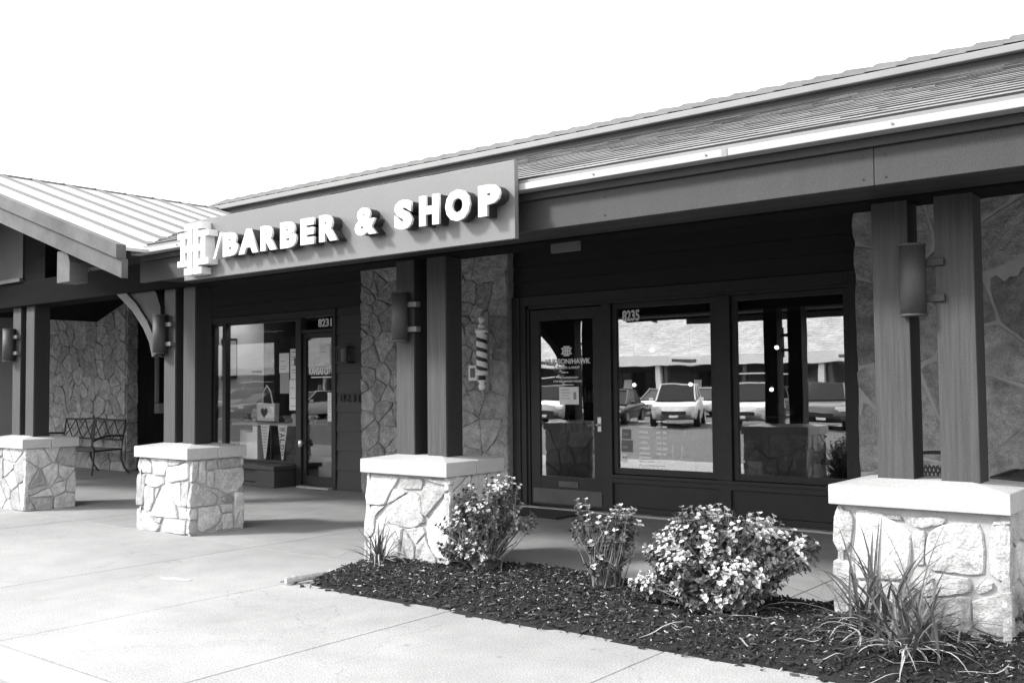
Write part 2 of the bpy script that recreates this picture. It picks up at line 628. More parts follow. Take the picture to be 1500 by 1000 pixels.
# roof deck and shingles
XR = 3.2
deck = MB().quadmesh([(-8.95, EY + 0.02, roofz(EY) - 0.05), (XR, EY + 0.02, roofz(EY) - 0.05), (XR, 9.36, roofz(9.36) - 0.05), (-13.1, 9.36, roofz(9.36) - 0.05),
                      (-8.95, EY + 0.02, roofz(EY) - 0.10), (XR, EY + 0.02, roofz(EY) - 0.10), (XR, 9.36, roofz(9.36) - 0.10), (-13.1, 9.36, roofz(9.36) - 0.10)],
                     [(0, 1, 2, 3), (7, 6, 5, 4), (0, 4, 5, 1), (1, 5, 6, 2), (2, 6, 7, 3), (3, 7, 4, 0)]).build('porch_roof', M_SHIN, bld)
EXP = 0.225
sh = MB()
row = 0
y = EY - 0.02
nparts = 0
while y < 9.3:
    x = -8.9 - (y - EY) * 1.02 + rnd.uniform(0, 0.1)
    while x < XR - 0.05:
        wd = rnd.uniform(0.2, 0.36)
        th = rnd.uniform(0.006, 0.010)
        dy = rnd.uniform(-0.003, 0.003)
        y0, y1 = y + dy, min(y + EXP + 0.05, 9.34)
        zz0, zz1 = roofz(y0), roofz(y1)
        b = MB() if (row < 3 and x > -5.5) else sh
        X1 = min(x + wd, XR)
        b.quadmesh([(x + 0.0015, y0, zz0 - 0.015), (X1, y0, zz0 - 0.015), (X1, y1, zz1 - 0.022), (x + 0.0015, y1, zz1 - 0.022),
                    (x + 0.0015, y0, zz0 + th), (X1, y0, zz0 + th), (X1, y1, zz1 - 0.002), (x + 0.0015, y1, zz1 - 0.002)],
                   [(0, 3, 2, 1), (4, 5, 6, 7), (0, 1, 5, 4), (1, 2, 6, 5), (2, 3, 7, 6), (3, 0, 4, 7)])
        b.m[-4] = 1  # front butt face carries the painted shadow line
        if b is not sh:
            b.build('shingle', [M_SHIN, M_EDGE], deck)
        x += wd
    y += EXP
    row += 1
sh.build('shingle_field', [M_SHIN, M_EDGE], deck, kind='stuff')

# upper eave, ridge shingles and the long back slope
UY = 9.30
upz = roofz(UY) - 0.01
bx('upper_fascia', (-13.6, UY, upz), (XR, UY + 0.05, upz + 0.08), M_FASC, bld)
bx('upper_gutter', (-13.6, UY - 0.07, upz + 0.081), (XR, UY + 0.05, upz + 0.148), M_GUTG, bld, bevel=0.008)
ub = MB().quadmesh([(-13.6, UY - 0.05, upz + 0.15), (XR, UY - 0.05, upz + 0.15), (XR, UY + 0.35, upz + 0.30), (-13.6, UY + 0.35, upz + 0.30),
                    (XR, 24, upz - 1.2), (-13.6, 24, upz - 1.2)], [(0, 1, 2, 3), (3, 2, 4, 5)]).build('upper_roof', M_RIDGE, bld)
x = -13.6
while x < XR - 0.1:
    wd = 0.30
    b = MB()
    b.quadmesh([(x - 0.03, UY - 0.06, upz + 0.165), (x + wd, UY - 0.06, upz + 0.155), (x + wd, UY + 0.34, upz + 0.325), (x - 0.03, UY + 0.34, upz + 0.352),
                (x - 0.03, UY + 0.7, upz + 0.25), (x + wd, UY + 0.7, upz + 0.235)], [(0, 1, 2, 3), (3, 2, 5, 4)])
    b.quadmesh([(x - 0.03, UY - 0.06, upz + 0.165), (x - 0.03, UY + 0.34, upz + 0.352), (x - 0.03, UY + 0.7, upz + 0.25), (x - 0.03, UY + 0.3, upz + 0.25)], [(0, 1, 2, 3)])
    b.build('ridge_shingle', M_RIDGE, ub)
    x += wd

# eave: gutter, fascia boards, soffit
bx('gutter', (-8.95, EY - 0.10, 2.82), (XR, EY + 0.06, 2.864), M_GUT, bld, bevel=0.003)
gt = bx('gutter_flange', (-8.93, EY - 0.085, 2.8645), (XR, EY + 0.05, 2.888), M_GUTG, bld)
bx('frieze_board', (-8.95, EY + 0.0, 2.767), (XR, EY + 0.08, 2.817), mat('frieze_paint', 0.034, 0.65, 0.12, 2, 0.2, 60), bld, bevel=0.003)
for k in range(12):
    xk = -8.2 + 0.93 * k + rnd.uniform(-0.1, 0.1)
    MB().cyl((xk, EY - 0.108, 2.845), (xk, EY - 0.099, 2.845), 0.006, n=8).build('gutter_screw', M_GUTG, bld)
for xk in (-6.4, -2.6, 1.1):
    bx('gutter_joint', (xk, EY - 0.104, 2.818), (xk + 0.035, EY - 0.0995, 2.866), M_GUTG, bld)
for xk in (-5.26, -5.14, -3.5, -1.83, -1.71, -0.4):
    for zk in (2.60, 2.72):
        MB().cyl((xk, EY + 0.024, zk), (xk, EY + 0.031, zk), 0.005, n=6).build('nail_head', M_DARK, bld)
fx = [-9.0, -5.2, -1.77, 0.9, XR]
for a, b_ in zip(fx, fx[1:]):
    bx('fascia_board', (a + 0.0015, EY + 0.03, 2.56), (b_ - 0.0015, EY + 0.075, 2.765), M_FASC, bld, bevel=0.003)
# soffit boards
for k in range(4):
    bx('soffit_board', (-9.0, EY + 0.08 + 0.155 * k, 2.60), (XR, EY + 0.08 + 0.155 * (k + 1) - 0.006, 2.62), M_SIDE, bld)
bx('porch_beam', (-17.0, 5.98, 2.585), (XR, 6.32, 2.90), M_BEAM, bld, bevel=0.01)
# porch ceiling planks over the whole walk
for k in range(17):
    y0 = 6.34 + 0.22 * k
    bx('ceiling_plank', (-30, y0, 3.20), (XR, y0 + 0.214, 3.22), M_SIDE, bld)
bx('downlight_bracket', (-4.48, 6.10, 2.515), (-4.22, 6.13, 2.60), M_SCAP, bld)

# ------------------------------------------------ metal gable over the entrance bay
RX, GE, GZ, GP = -13.3, -8.66, 2.85, 0.32
canopy = MB()


def gz(x):
    return GZ + GP * (GE - x) if x > RX else GZ + GP * (GE - (2 * RX - x))


canopy.quadmesh([(GE + 0.01, 5.02, GZ - 0.05), (RX, 5.02, gz(RX) - 0.05), (RX, 9.6, gz(RX) - 0.05), (-13.1, 9.4, gz(-13.1) - 0.05), (-8.9, 5.3, gz(-8.9) - 0.05)], [(0, 1, 2, 3, 4)])
canopy.quadmesh([(2 * RX - GE, 5.02, GZ - 0.05), (2 * RX - GE, 9.8, GZ - 0.05), (RX, 9.8, gz(RX) - 0.05), (RX, 5.02, gz(RX) - 0.05)], [(0, 1, 2, 3)])
can = canopy.build('metal_canopy', M_BEAM, bld)


def valley_x(yv):          # x where the gable slope meets the shingle slope
    return GE - (roofz(yv) + 0.02 - GZ) / GP


y = 5.0
k = 0
while y < 9.7:
    y1 = min(y + (0.40 if k == 0 else 0.452), 9.75)
    k += 1
    xe = GE + 0.02 if y1 < 5.45 else valley_x((y + y1) / 2 + 0.02) + 0.10
    xe = max(xe, RX + 0.15) if y < 9.3 else RX + 0.05
    zt = lambda x_: gz(x_)
    b = MB()
    b.quadmesh([(xe, y, zt(xe) - 0.03), (xe, y1 - 0.012, zt(xe) - 0.03), (RX, y1 - 0.012, gz(RX) - 0.03), (RX, y, gz(RX) - 0.03),
                (xe, y, zt(xe)), (xe, y1 - 0.012, zt(xe)), (RX, y1 - 0.012, gz(RX)), (RX, y, gz(RX))],
               [(3, 2, 1, 0), (4, 5, 6, 7), (0, 1, 5, 4), (1, 2, 6, 5), (2, 3, 7, 6), (3, 0, 4, 7)])
    b.build('metal_panel', M_METAL, can)
    b = MB()
    xs_ = xe - 0.03
    b.quadmesh([(xs_, y1 - 0.011, zt(xs_) - 0.02), (xs_, y1 + 0.007, zt(xs_) - 0.02), (RX, y1 + 0.007, gz(RX) - 0.02), (RX, y1 - 0.011, gz(RX) - 0.02),
                (xs_, y1 - 0.011, zt(xs_) + 0.032), (xs_, y1 + 0.007, zt(xs_) + 0.032), (RX, y1 + 0.007, gz(RX) + 0.032), (RX, y1 - 0.011, gz(RX) + 0.032)],
               [(3, 2, 1, 0), (4, 5, 6, 7), (0, 1, 5, 4), (1, 2, 6, 5), (2, 3, 7, 6), (3, 0, 4, 7)])
    b.build('seam', M_SEAM, can)
    # the far slope, seen from elsewhere
    xf = 2 * RX - GE
    b = MB().quadmesh([(xf, y, GZ), (RX, y, gz(RX)), (RX, y1, gz(RX)), (xf, y1, GZ), (xf, y, GZ - 0.03), (RX, y, gz(RX) - 0.03), (RX, y1, gz(RX) - 0.03), (xf, y1, GZ - 0.03)],
                      [(0, 1, 2, 3), (7, 6, 5, 4), (0, 4, 5, 1), (1, 5, 6, 2), (2, 6, 7, 3), (3, 7, 4, 0)])
    b.build('metal_panel', M_METAL, can)
    y = y1
b = MB().box((RX - 0.05, 4.98, gz(RX) - 0.01), (RX + 0.05, 9.75, gz(RX) + 0.012))
b.build('ridge_cap', M_SEAM, can)


def raked(name, y0, y1, top, bot, m, x_end=GE + 0.02, both=True):
    for sgn in ((1, -1) if both else (1,)):
        def X(v):
            return v if sgn == 1 else 2 * RX - v
        vs = []
        for yy in (y0, y1):
            vs += [(X(x_end), yy, GZ - bot), (X(RX), yy, gz(RX) - bot), (X(RX), yy, gz(RX) - top), (X(x_end), yy, GZ - top)]
        MB().quadmesh(vs, [(0, 1, 2, 3), (7, 6, 5, 4), (0, 4, 5, 1), (1, 5, 6, 2), (2, 6, 7, 3), (3, 7, 4, 0)]).build(name, m, can)


raked('rake_trim', 4.90, 5.0, -0.015, 0.115, M_RAKE)
raked('rake_board', 4.955, 5.02, 0.118, 0.30, M_RAKE)
# gable infill, king block, lookout
MB().prism([(-16.0, 2.93), (-12.80, 2.93), (-12.80, gz(-12.8) - 0.32), (RX, gz(RX) - 0.32), (-16.0, gz(-16.0) - 0.32)], 5.98, 6.04).build('gable_panel', M_FASC, can)
bx('gable_ledge', (-16.0, 5.94, 2.90), (-12.80, 6.06, 2.945), M_RAKE, can)
bx('king_post', (-12.79, 6.0, 2.90), (-12.25, 6.3, 3.85), M_BEAM, can)
lk = MB().prism([(-10.0, 2.60), (-9.74, 2.60), (-9.74, 2.80), (-9.80, 2.93), (-10.0, 2.93)], 5.02, 5.22)
lk.build('lookout_beam', M_RAKE, can, bevel=0.01)
# arched knee brace between the posts
arc = []
n = 10
lo, hi = [], []
pts = [(-11.30, 2.84), (-10.95, 2.74), (-10.55, 2.60), (-10.2, 2.38), (-9.98, 2.18), (-9.86, 2.02), (-9.80, 1.86)]
pth = [(-11.30, 2.95), (-10.85, 2.95), (-10.3, 2.90), (-9.95, 2.72), (-9.78, 2.55), (-9.70, 2.40), (-9.68, 1.86)]
b = MB()
vs = [(x_, yy, z_) for yy in (6.02, 6.26) for x_, z_ in pts] + [(x_, yy, z_) for yy in (6.02, 6.26) for x_, z_ in pth]
m7 = 7
fs = []
for i in range(m7 - 1):
    fs += [(i, i + 1, 2 * m7 + i + 1, 2 * m7 + i), (m7 + i, 3 * m7 + i, 3 * m7 + i + 1, m7 + i + 1), (i, m7 + i, m7 + i + 1, i + 1), (2 * m7 + i, 2 * m7 + i + 1, 3 * m7 + i + 1, 3 * m7 + i)]
fs += [(0, 2 * m7, 3 * m7, m7), (m7 - 1, 2 * m7 - 1, 4 * m7 - 1, 3 * m7 - 1)]
b.quadmesh(vs, fs).build('spandrel_panel', M_POSTD, can)
b = MB()
rib = []
for i, (x_, z_) in enumerate(pts):
    a0, a1 = Vector(pts[max(i - 1, 0)]), Vector(pts[min(i + 1, m7 - 1)])
    d_ = (a1 - a0).normalized()
    rib.append((x_ - d_.y * 0.105 * 1.0, z_ + d_.x * 0.105))
vs = [(x_, yy, z_ - 0.004) for yy in (5.985, 6.275) for x_, z_ in pts] + [(x_, yy, z_) for yy in (5.985, 6.275) for x_, z_ in rib]
b.quadmesh(vs, fs).build('arched_brace', mat('brace_wood', 0.055, 0.7, 0.2, 8, 0.3, 30), can)

# ------------------------------------------------ walls behind the walk
F = 9.85
for wa, wb in (((-30, F + 0.30, 0), (-17.13, F + 0.5, 3.6)), ((-17.3, 10.36, 0), (-17.12, 12.8, 3.6)), ((-17.1, 12.6, 0), (-14.45, 12.8, 3.6)), ((-14.46, F + 0.12, 0), (-14.422, 12.6, 3.6)),
               ((-10.70, F + 0.15, 0), (-7.84, F + 0.32, 3.6)), ((-3.40, F + 0.15, 0), (XR, F + 0.32, 3.6))):
    bx('core_wall', wa, wb, M_DARK, bld)
# the porch roof goes on beyond the gable, out of the picture
MB().quadmesh([(-30, EY, EZ), (-17.6, EY, EZ), (-17.6, 9.4, roofz(9.4)), (-30, 9.4, roofz(9.4)), (-30, EY, EZ - 0.1), (-17.6, EY, EZ - 0.1), (-17.6, 9.4, roofz(9.4) - 0.1), (-30, 9.4, roofz(9.4) - 0.1)],
              [(0, 1, 2, 3), (7, 6, 5, 4), (0, 4, 5, 1), (1, 5, 6, 2), (2, 6, 7, 3), (3, 7, 4, 0)]).build('porch_roof', M_SHIN, bld)
bx('fascia_board', (-30, EY + 0.03, 2.56), (-17.7, EY + 0.075, 2.81), M_FASC, bld)


def stone_wall(name, x0, x1, z1, yf, su, sz, m, mm, R, gap, h, right_side=None, rough=0.009):
    core = MB().box((x0, yf, -0.02), (x1, F + 0.13 if right_side is None else right_side, z1)).build(name, mm, bld)
    for poly in rubble(x0 - 0.005, x1 + 0.005, 0.0, z1, su, sz, R, gap, 0.5, 0.2):
        stone(poly, lambda u, z, d: Vector((u, yf - d, z)), h, R, m, core, rough=rough, nseg=0.07)
    if right_side is not None:
        for poly in rubble(yf, right_side, 0.0, z1, su, sz, R, gap):
            stone(poly, lambda u, z, d: Vector((x1 + d, u, z)), h, R, m, core, rough=rough, nseg=0.07)
    return core


R1 = random.Random(11)
stone_wall('stone_wall', -10.52, -7.85, 3.19, 9.74, 0.27, 0.22, M_STONED, M_MORTD, R1, 0.006, 0.026, rough=0.013)
stone_wall('stone_wall', -20.2, -17.1, 3.19, 9.92, 0.33, 0.27, M_STONED, M_MORTD, R1, 0.007, 0.028, right_side=10.14, rough=0.013)
stone_wall('stone_wall', -3.42, 1.4, 3.19, 9.74, 0.72, 0.50, M_STONER, M_MORTL, random.Random(5), 0.017, 0.020, rough=0.010)

# recessed dark doorway between the stone wall and the gift shop
bx('recess_door', (-16.9, 12.5, 0.0), (-15.0, 12.59, 2.5), M_DARK, bld, bevel=0.01)
bx('door_strip', (-17.1, 10.50, 1.25), (-17.04, 10.56, 2.55), M_GUT, bld)
bx('meter_box', (-17.11, 10.5, 1.05), (-16.95, 10.7, 1.24), M_GUT, bld, bevel=0.01)
bx('ceiling_panel', (-24, 9.9, 3.40), (-14.45, 12.8, 3.42), M_DARK, bld)


def board_wall(name, x0, x1, z0, z1, yf, bh, m):
    core = bx(name, (x0, yf + 0.022, z0), (x1, yf + 0.14, z1), M_DARK, bld)
    z = z0
    while z < z1 - 0.02:
        t = min(z + bh, z1)
        b = MB().quadmesh([(x0, yf - 0.004, z + 0.006), (x1, yf - 0.004, z + 0.006), (x1, yf + 0.012, t), (x0, yf + 0.012, t),
                           (x0, yf + 0.024, z + 0.006), (x1, yf + 0.024, z + 0.006), (x1, yf + 0.024, t), (x0, yf + 0.024, t)],
                          [(0, 1, 2, 3), (7, 6, 5, 4), (0, 4, 5, 1), (1, 5, 6, 2), (2, 6, 7, 3), (3, 7, 4, 0)])
        b.build('siding_board', m, core)
        z = t
    return core


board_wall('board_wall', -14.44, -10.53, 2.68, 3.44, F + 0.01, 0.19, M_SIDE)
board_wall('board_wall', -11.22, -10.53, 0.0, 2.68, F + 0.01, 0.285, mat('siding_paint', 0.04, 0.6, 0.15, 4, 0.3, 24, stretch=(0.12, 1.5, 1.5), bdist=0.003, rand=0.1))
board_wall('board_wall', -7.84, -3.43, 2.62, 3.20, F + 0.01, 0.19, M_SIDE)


# ------------------------------------------------ storefronts
def frame(parent, x0, x1, z0, z1, wdt, y0, y1, m, name='frame', bot=None):
    bot = wdt if bot is None else bot
    b = MB()
    b.box((x0, y0, z0), (x0 + wdt, y1, z1))
    b.box((x1 - wdt, y0, z0), (x1, y1, z1))
    b.box((x0 + wdt, y0 + 0.002, z1 - wdt), (x1 - wdt, y1, z1))
    b.box((x0 + wdt, y0 + 0.002, z0), (x1 - wdt, y1, z0 + bot))
    return b.build(name, m, parent, bevel=0.003)


# barber shop front
sf = MB()
sf.box((-7.84, F - 0.03, 0), (-7.72, F + 0.12, 2.62))
sf.box((-7.72, F - 0.01, 0), (-7.64, F + 0.12, 2.50))
sf.box((-7.64, F + 0.015, 0.0), (-7.60, F + 0.12, 2.46))
sf.box((-6.50, F - 0.01, 0), (-6.37, F + 0.12, 2.46))
sf.box((-5.02, F - 0.015, 0.46), (-4.84, F + 0.12, 2.46))
sf.box((-3.54, F - 0.01, 0), (-3.43, F + 0.12, 2.62))
sf.box((-7.72, F - 0.012, 2.50), (-3.54, F + 0.12, 2.62))
sf.box((-7.60, F + 0.01, 2.46), (-3.54, F + 0.12, 2.50))
sf.box((-6.37, F - 0.035, 0.42), (-3.54, F + 0.12, 0.46))
sf.box((-6.37, F - 0.012, 0.36), (-3.54, F + 0.12, 0.42))
sf.box((-6.37, F - 0.02, 0.0), (-3.54, F + 0.12, 0.09))
sf.box((-5.00, F - 0.012, 0.09), (-4.86, F + 0.12, 0.36))
sf.box((-6.37, F + 0.02, 0.09), (-5.00, F + 0.10, 0.36))
sf.box((-4.86, F + 0.02, 0.09), (-3.54, F + 0.10, 0.36))
front = sf.build('shopfront', M_DARK, bld, bevel=0.004)
bx('threshold', (-7.66, F - 0.13, 0.0), (-3.43, F - 0.035, 0.022), M_CAP, bld, bevel=0.004)
for (xa, xb) in ((-6.36, -5.03), (-4.83, -3.55)):
    wf = frame(bld, xa, xb, 0.465, 2.455, 0.055, F + 0.02, F + 0.08, M_DARK, 'window', bot=0.07)
    bx('pane', (xa + 0.05, F + 0.045, 0.53), (xb - 0.05, F + 0.051, 2.405), M_GLASS, wf)
    bx('roller_shade', (xa + 0.07, F + 0.12, 2.26), (xb - 0.07, F + 0.125, 2.41), M_SHADE, wf)
    if xa < -6:
        W1 = wf
    else:
        W2 = wf
# door
door = frame(bld, -7.59, -6.51, 0.03, 2.445, 0.135, F + 0.03, F + 0.085, M_DARK, 'door', bot=0.36)
bx('pane', (-7.46, F + 0.052, 0.38), (-6.64, F + 0.058, 2.32), M_GLASS, door)
bx('kick_plate', (-7.56, F + 0.022, 0.06), (-6.54, F + 0.031, 0.235), M_KICK, door)
ms = bx('mail_slot', (-7.17, F + 0.020, 0.265), (-6.88, F + 0.032, 0.335), M_KICK, door, bevel=0.004)
hd = MB()
hd.cyl((-6.56, F + 0.03, 1.03), (-6.56, F - 0.035, 1.03), 0.014, n=10)
hd.tube([(-6.56, F - 0.035, 1.03), (-6.62, F - 0.04, 1.028), (-6.69, F - 0.03, 1.025)], 0.011, 8)
hd.box((-6.585, F + 0.018, 0.95), (-6.535, F + 0.031, 1.12))
hd.build('handle', M_STEEL, door, smooth=False)
YG = F + 0.044


def label_txt(parent, s, x0, x1, z0, z1, bold=0.0, m=M_LET, y=YG, name='lettering', depth=0.0015):
    return text_obj(name, s, x0, x1, z0, z1, y, depth, m, parent, bold)


YD = F + 0.0515
label_txt(W1, '8235', -6.235, -6.0, 2.245, 2.375, 0.035)
label_txt(door, 'HUDSON/HAWK', -7.37, -6.70, 1.765, 1.83, 0.03, y=YD)
label_txt(door, 'BARBER & SHOP', -7.20, -6.86, 1.705, 1.735, 0.02, y=YD)
label_txt(door, 'THE BARBERSHOP', -7.19, -6.88, 1.585, 1.61, 0.02, y=YD)
label_txt(door, 'FOR ALL GENERATIONS', -7.25, -6.83, 1.54, 1.565, 0.02, y=YD)
b = MB()
b.box((-7.12, YD - 0.0015, 1.655), (-7.03, YD, 1.668))
b.box((-7.12, YD - 0.0015, 1.505), (-6.95, YD, 1.515))
b.build('rule_lines', M_LET, door)


def logo_boxes(b, x0, x1, z0, z1, y0, y1, mi=0):
    def q(u0, u1, v0, v1, e):
        b.box((x0 + (x1 - x0) * u0, y0 + e, z0 + (z1 - z0) * v0), (x0 + (x1 - x0) * u1, y1, z0 + (z1 - z0) * v1), mi)
    q(0.335, 0.475, 0.13, 0.87, 0)
    q(0.525, 0.665, 0.13, 0.87, 0)
    q(0.22, 0.485, 0.87, 1.0, 0)
    q(0.515, 0.78, 0.87, 1.0, 0)
    q(0.22, 0.485, 0.0, 0.13, 0)
    q(0.515, 0.78, 0.0, 0.13, 0)
    q(0.10, 0.24, 0.29, 0.71, 0)
    q(0.76, 0.90, 0.29, 0.71, 0)
    q(0.0, 0.32, 0.71, 0.83, 0)
    q(0.68, 1.0, 0.71, 0.83, 0)
    q(0.0, 0.32, 0.17, 0.29, 0)
    q(0.68, 1.0, 0.17, 0.29, 0)
    q(0.25, 0.34, 0.44, 0.57, 0.003)
    q(0.48, 0.52, 0.44, 0.57, 0.003)
    q(0.66, 0.75, 0.44, 0.57, 0.003)


b = MB()
logo_boxes(b, -7.13, -6.97, 1.86, 1.985, YD - 0.0035, YD)
b.build('logo', M_LET, door)
# price list and small stickers low on the first window
LN = []
for i in range(8):
    z = 1.07 - i * 0.052 * 1.18
    if i < 7:
        ln = rnd.uniform(0.10, 0.17)
        LN.append(((-6.035, YG - 0.0015, z), (-6.035 + ln, YG, z + 0.020)))
        LN.append(((-5.80, YG - 0.0015, z), (-5.735, YG, z + 0.020)))
        LN.append(((-5.72, YG - 0.0015, z), (-5.66, YG, z + 0.020)))
LN.append(((-6.035, YG - 0.0015, 0.655), (-5.87, YG, 0.672)))
LN.append(((-6.035, YG - 0.0015, 0.61), (-5.84, YG, 0.627)))
LN.append(((-6.035, YG - 0.0015, 0.565), (-5.70, YG, 0.582)))
for a_, b_ in LN:
    bx('lettering', a_, b_, M_LET, W1)

# gift shop front
gx = MB()
gx.box((-14.42, F - 0.02, 0), (-14.30, F + 0.12, 2.68))
gx.box((-14.02, F + 0.0, 0.33), (-13.93, F + 0.10, 2.58))
gx.box((-12.12, F - 0.01, 0), (-12.00, F + 0.12, 2.60))
gx.box((-11.27, F - 0.01, 0), (-11.21, F + 0.12, 2.68))
gx.box((-14.30, F - 0.01, 2.58), (-11.27, F + 0.12, 2.68))
gx.box((-12.00, F + 0.0, 2.34), (-11.27, F + 0.10, 2.39))
gx.build('shopfront', M_DARK, bld, bevel=0.004)
led = MB()
led.box((-14.42, F - 0.42, 0.27), (-12.13, F + 0.02, 0.33))
led.box((-14.42, F - 0.36, 0.0), (-12.6, F + 0.02, 0.06))
led.box((-12.62, F - 0.38, 0.0), (-12.17, F + 0.02, 0.27))
led.box((-14.42, F - 0.25, 0.06), (-12.62, F + 0.02, 0.27))
led.build('window_ledge', mat('ledge_paint', 0.05, 0.6, 0.2, 3, 0.2, 30), bld, bevel=0.006)
gw = frame(bld, -14.29, -12.13, 0.335, 2.575, 0.03, F + 0.02, F + 0.08, M_DARK, 'window')
bx('pane', (-14.27, F + 0.045, 0.36), (-14.02, F + 0.051, 2.55), M_GLASSG, gw)
bx('pane', (-13.94, F + 0.045, 0.36), (-12.15, F + 0.051, 2.55), M_GLASSG, gw)
tw = bx('transom_pane', (-12.0, F + 0.045, 2.39), (-11.27, F + 0.051, 2.58), M_GLASS, bld)
label_txt(tw, '8231', -11.66, -11.35, 2.42, 2.545, 0.035)
gd = frame(bld, -11.995, -11.275, 0.03, 2.33, 0.07, F + 0.03, F + 0.08, M_DARK, 'door', bot=0.14)
bx('pane', (-11.93, F + 0.052, 0.16), (-11.34, F + 0.058, 2.27), M_GLASSG, gd)
hd = MB()
hd.cyl((-11.96, F + 0.03, 0.66), (-11.96, F - 0.05, 0.66), 0.012, n=8)
hd.lathe([(0.0, -0.055), (0.03, -0.045), (0.036, 0.0), (0.03, 0.045), (0.0, 0.055)], (-11.96, F - 0.05, 0.66), 10)
hd.build('handle', M_STEEL, gd)
bx('threshold', (-12.0, F - 0.10, 0.0), (-11.27, F + 0.02, 0.025), M_CAP, bld)
label_txt(gd, 'KANSAS CITY', -11.87, -11.33, 1.70, 1.81, 0.03, y=YD)
b = MB()
b.box((-11.72, YD - 0.0015, 1.855), (-11.5, YD, 1.868))
b.box((-11.83, YD - 0.0015, 1.655), (-11.36, YD, 1.672))
b.build('rule_lines', M_LET, gd)
text_obj('house_number', '8231', -11.12, -10.70, 1.29, 1.41, F + 0.006, 0.012, M_FASC, bld, 0.0)

# wall lamp on the siding
sc = thing('wall_lamp', 'small square dark lamp on the siding right of the gift shop door', 'wall lamp', (-10.95, F, 1.95))
b = MB().box((-11.06, F - 0.15, 1.86), (-10.80, F + 0.0, 1.88)).box((-11.06, F - 0.14, 2.08), (-10.82, F, 2.10))
for xx in (-11.05, -10.84):
    b.box((xx, F - 0.135, 1.88), (xx + 0.015, F - 0.12, 2.08))
b.build('lamp_cage', M_BLACK, sc)
MB().cyl((-10.94, F - 0.07, 1.88), (-10.94, F - 0.07, 2.07), 0.05, n=10).build('lamp_glass', M_SCAP, sc)

# roof over the interiors keeps the sky out
bx('interior_roof', (-14.4, F + 0.12, 3.45), (XR, 20, 3.55), M_DARK, bld)
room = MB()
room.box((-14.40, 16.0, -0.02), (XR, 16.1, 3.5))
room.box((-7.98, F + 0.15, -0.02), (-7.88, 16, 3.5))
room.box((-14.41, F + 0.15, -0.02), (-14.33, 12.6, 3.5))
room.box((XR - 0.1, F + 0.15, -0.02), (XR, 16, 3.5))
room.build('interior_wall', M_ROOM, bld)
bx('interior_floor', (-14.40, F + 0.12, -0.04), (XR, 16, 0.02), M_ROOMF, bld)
bx('interior_ceiling', (-14.33, F + 0.15, 2.95), (XR - 0.1, 16, 2.98), M_ROOM, bld)
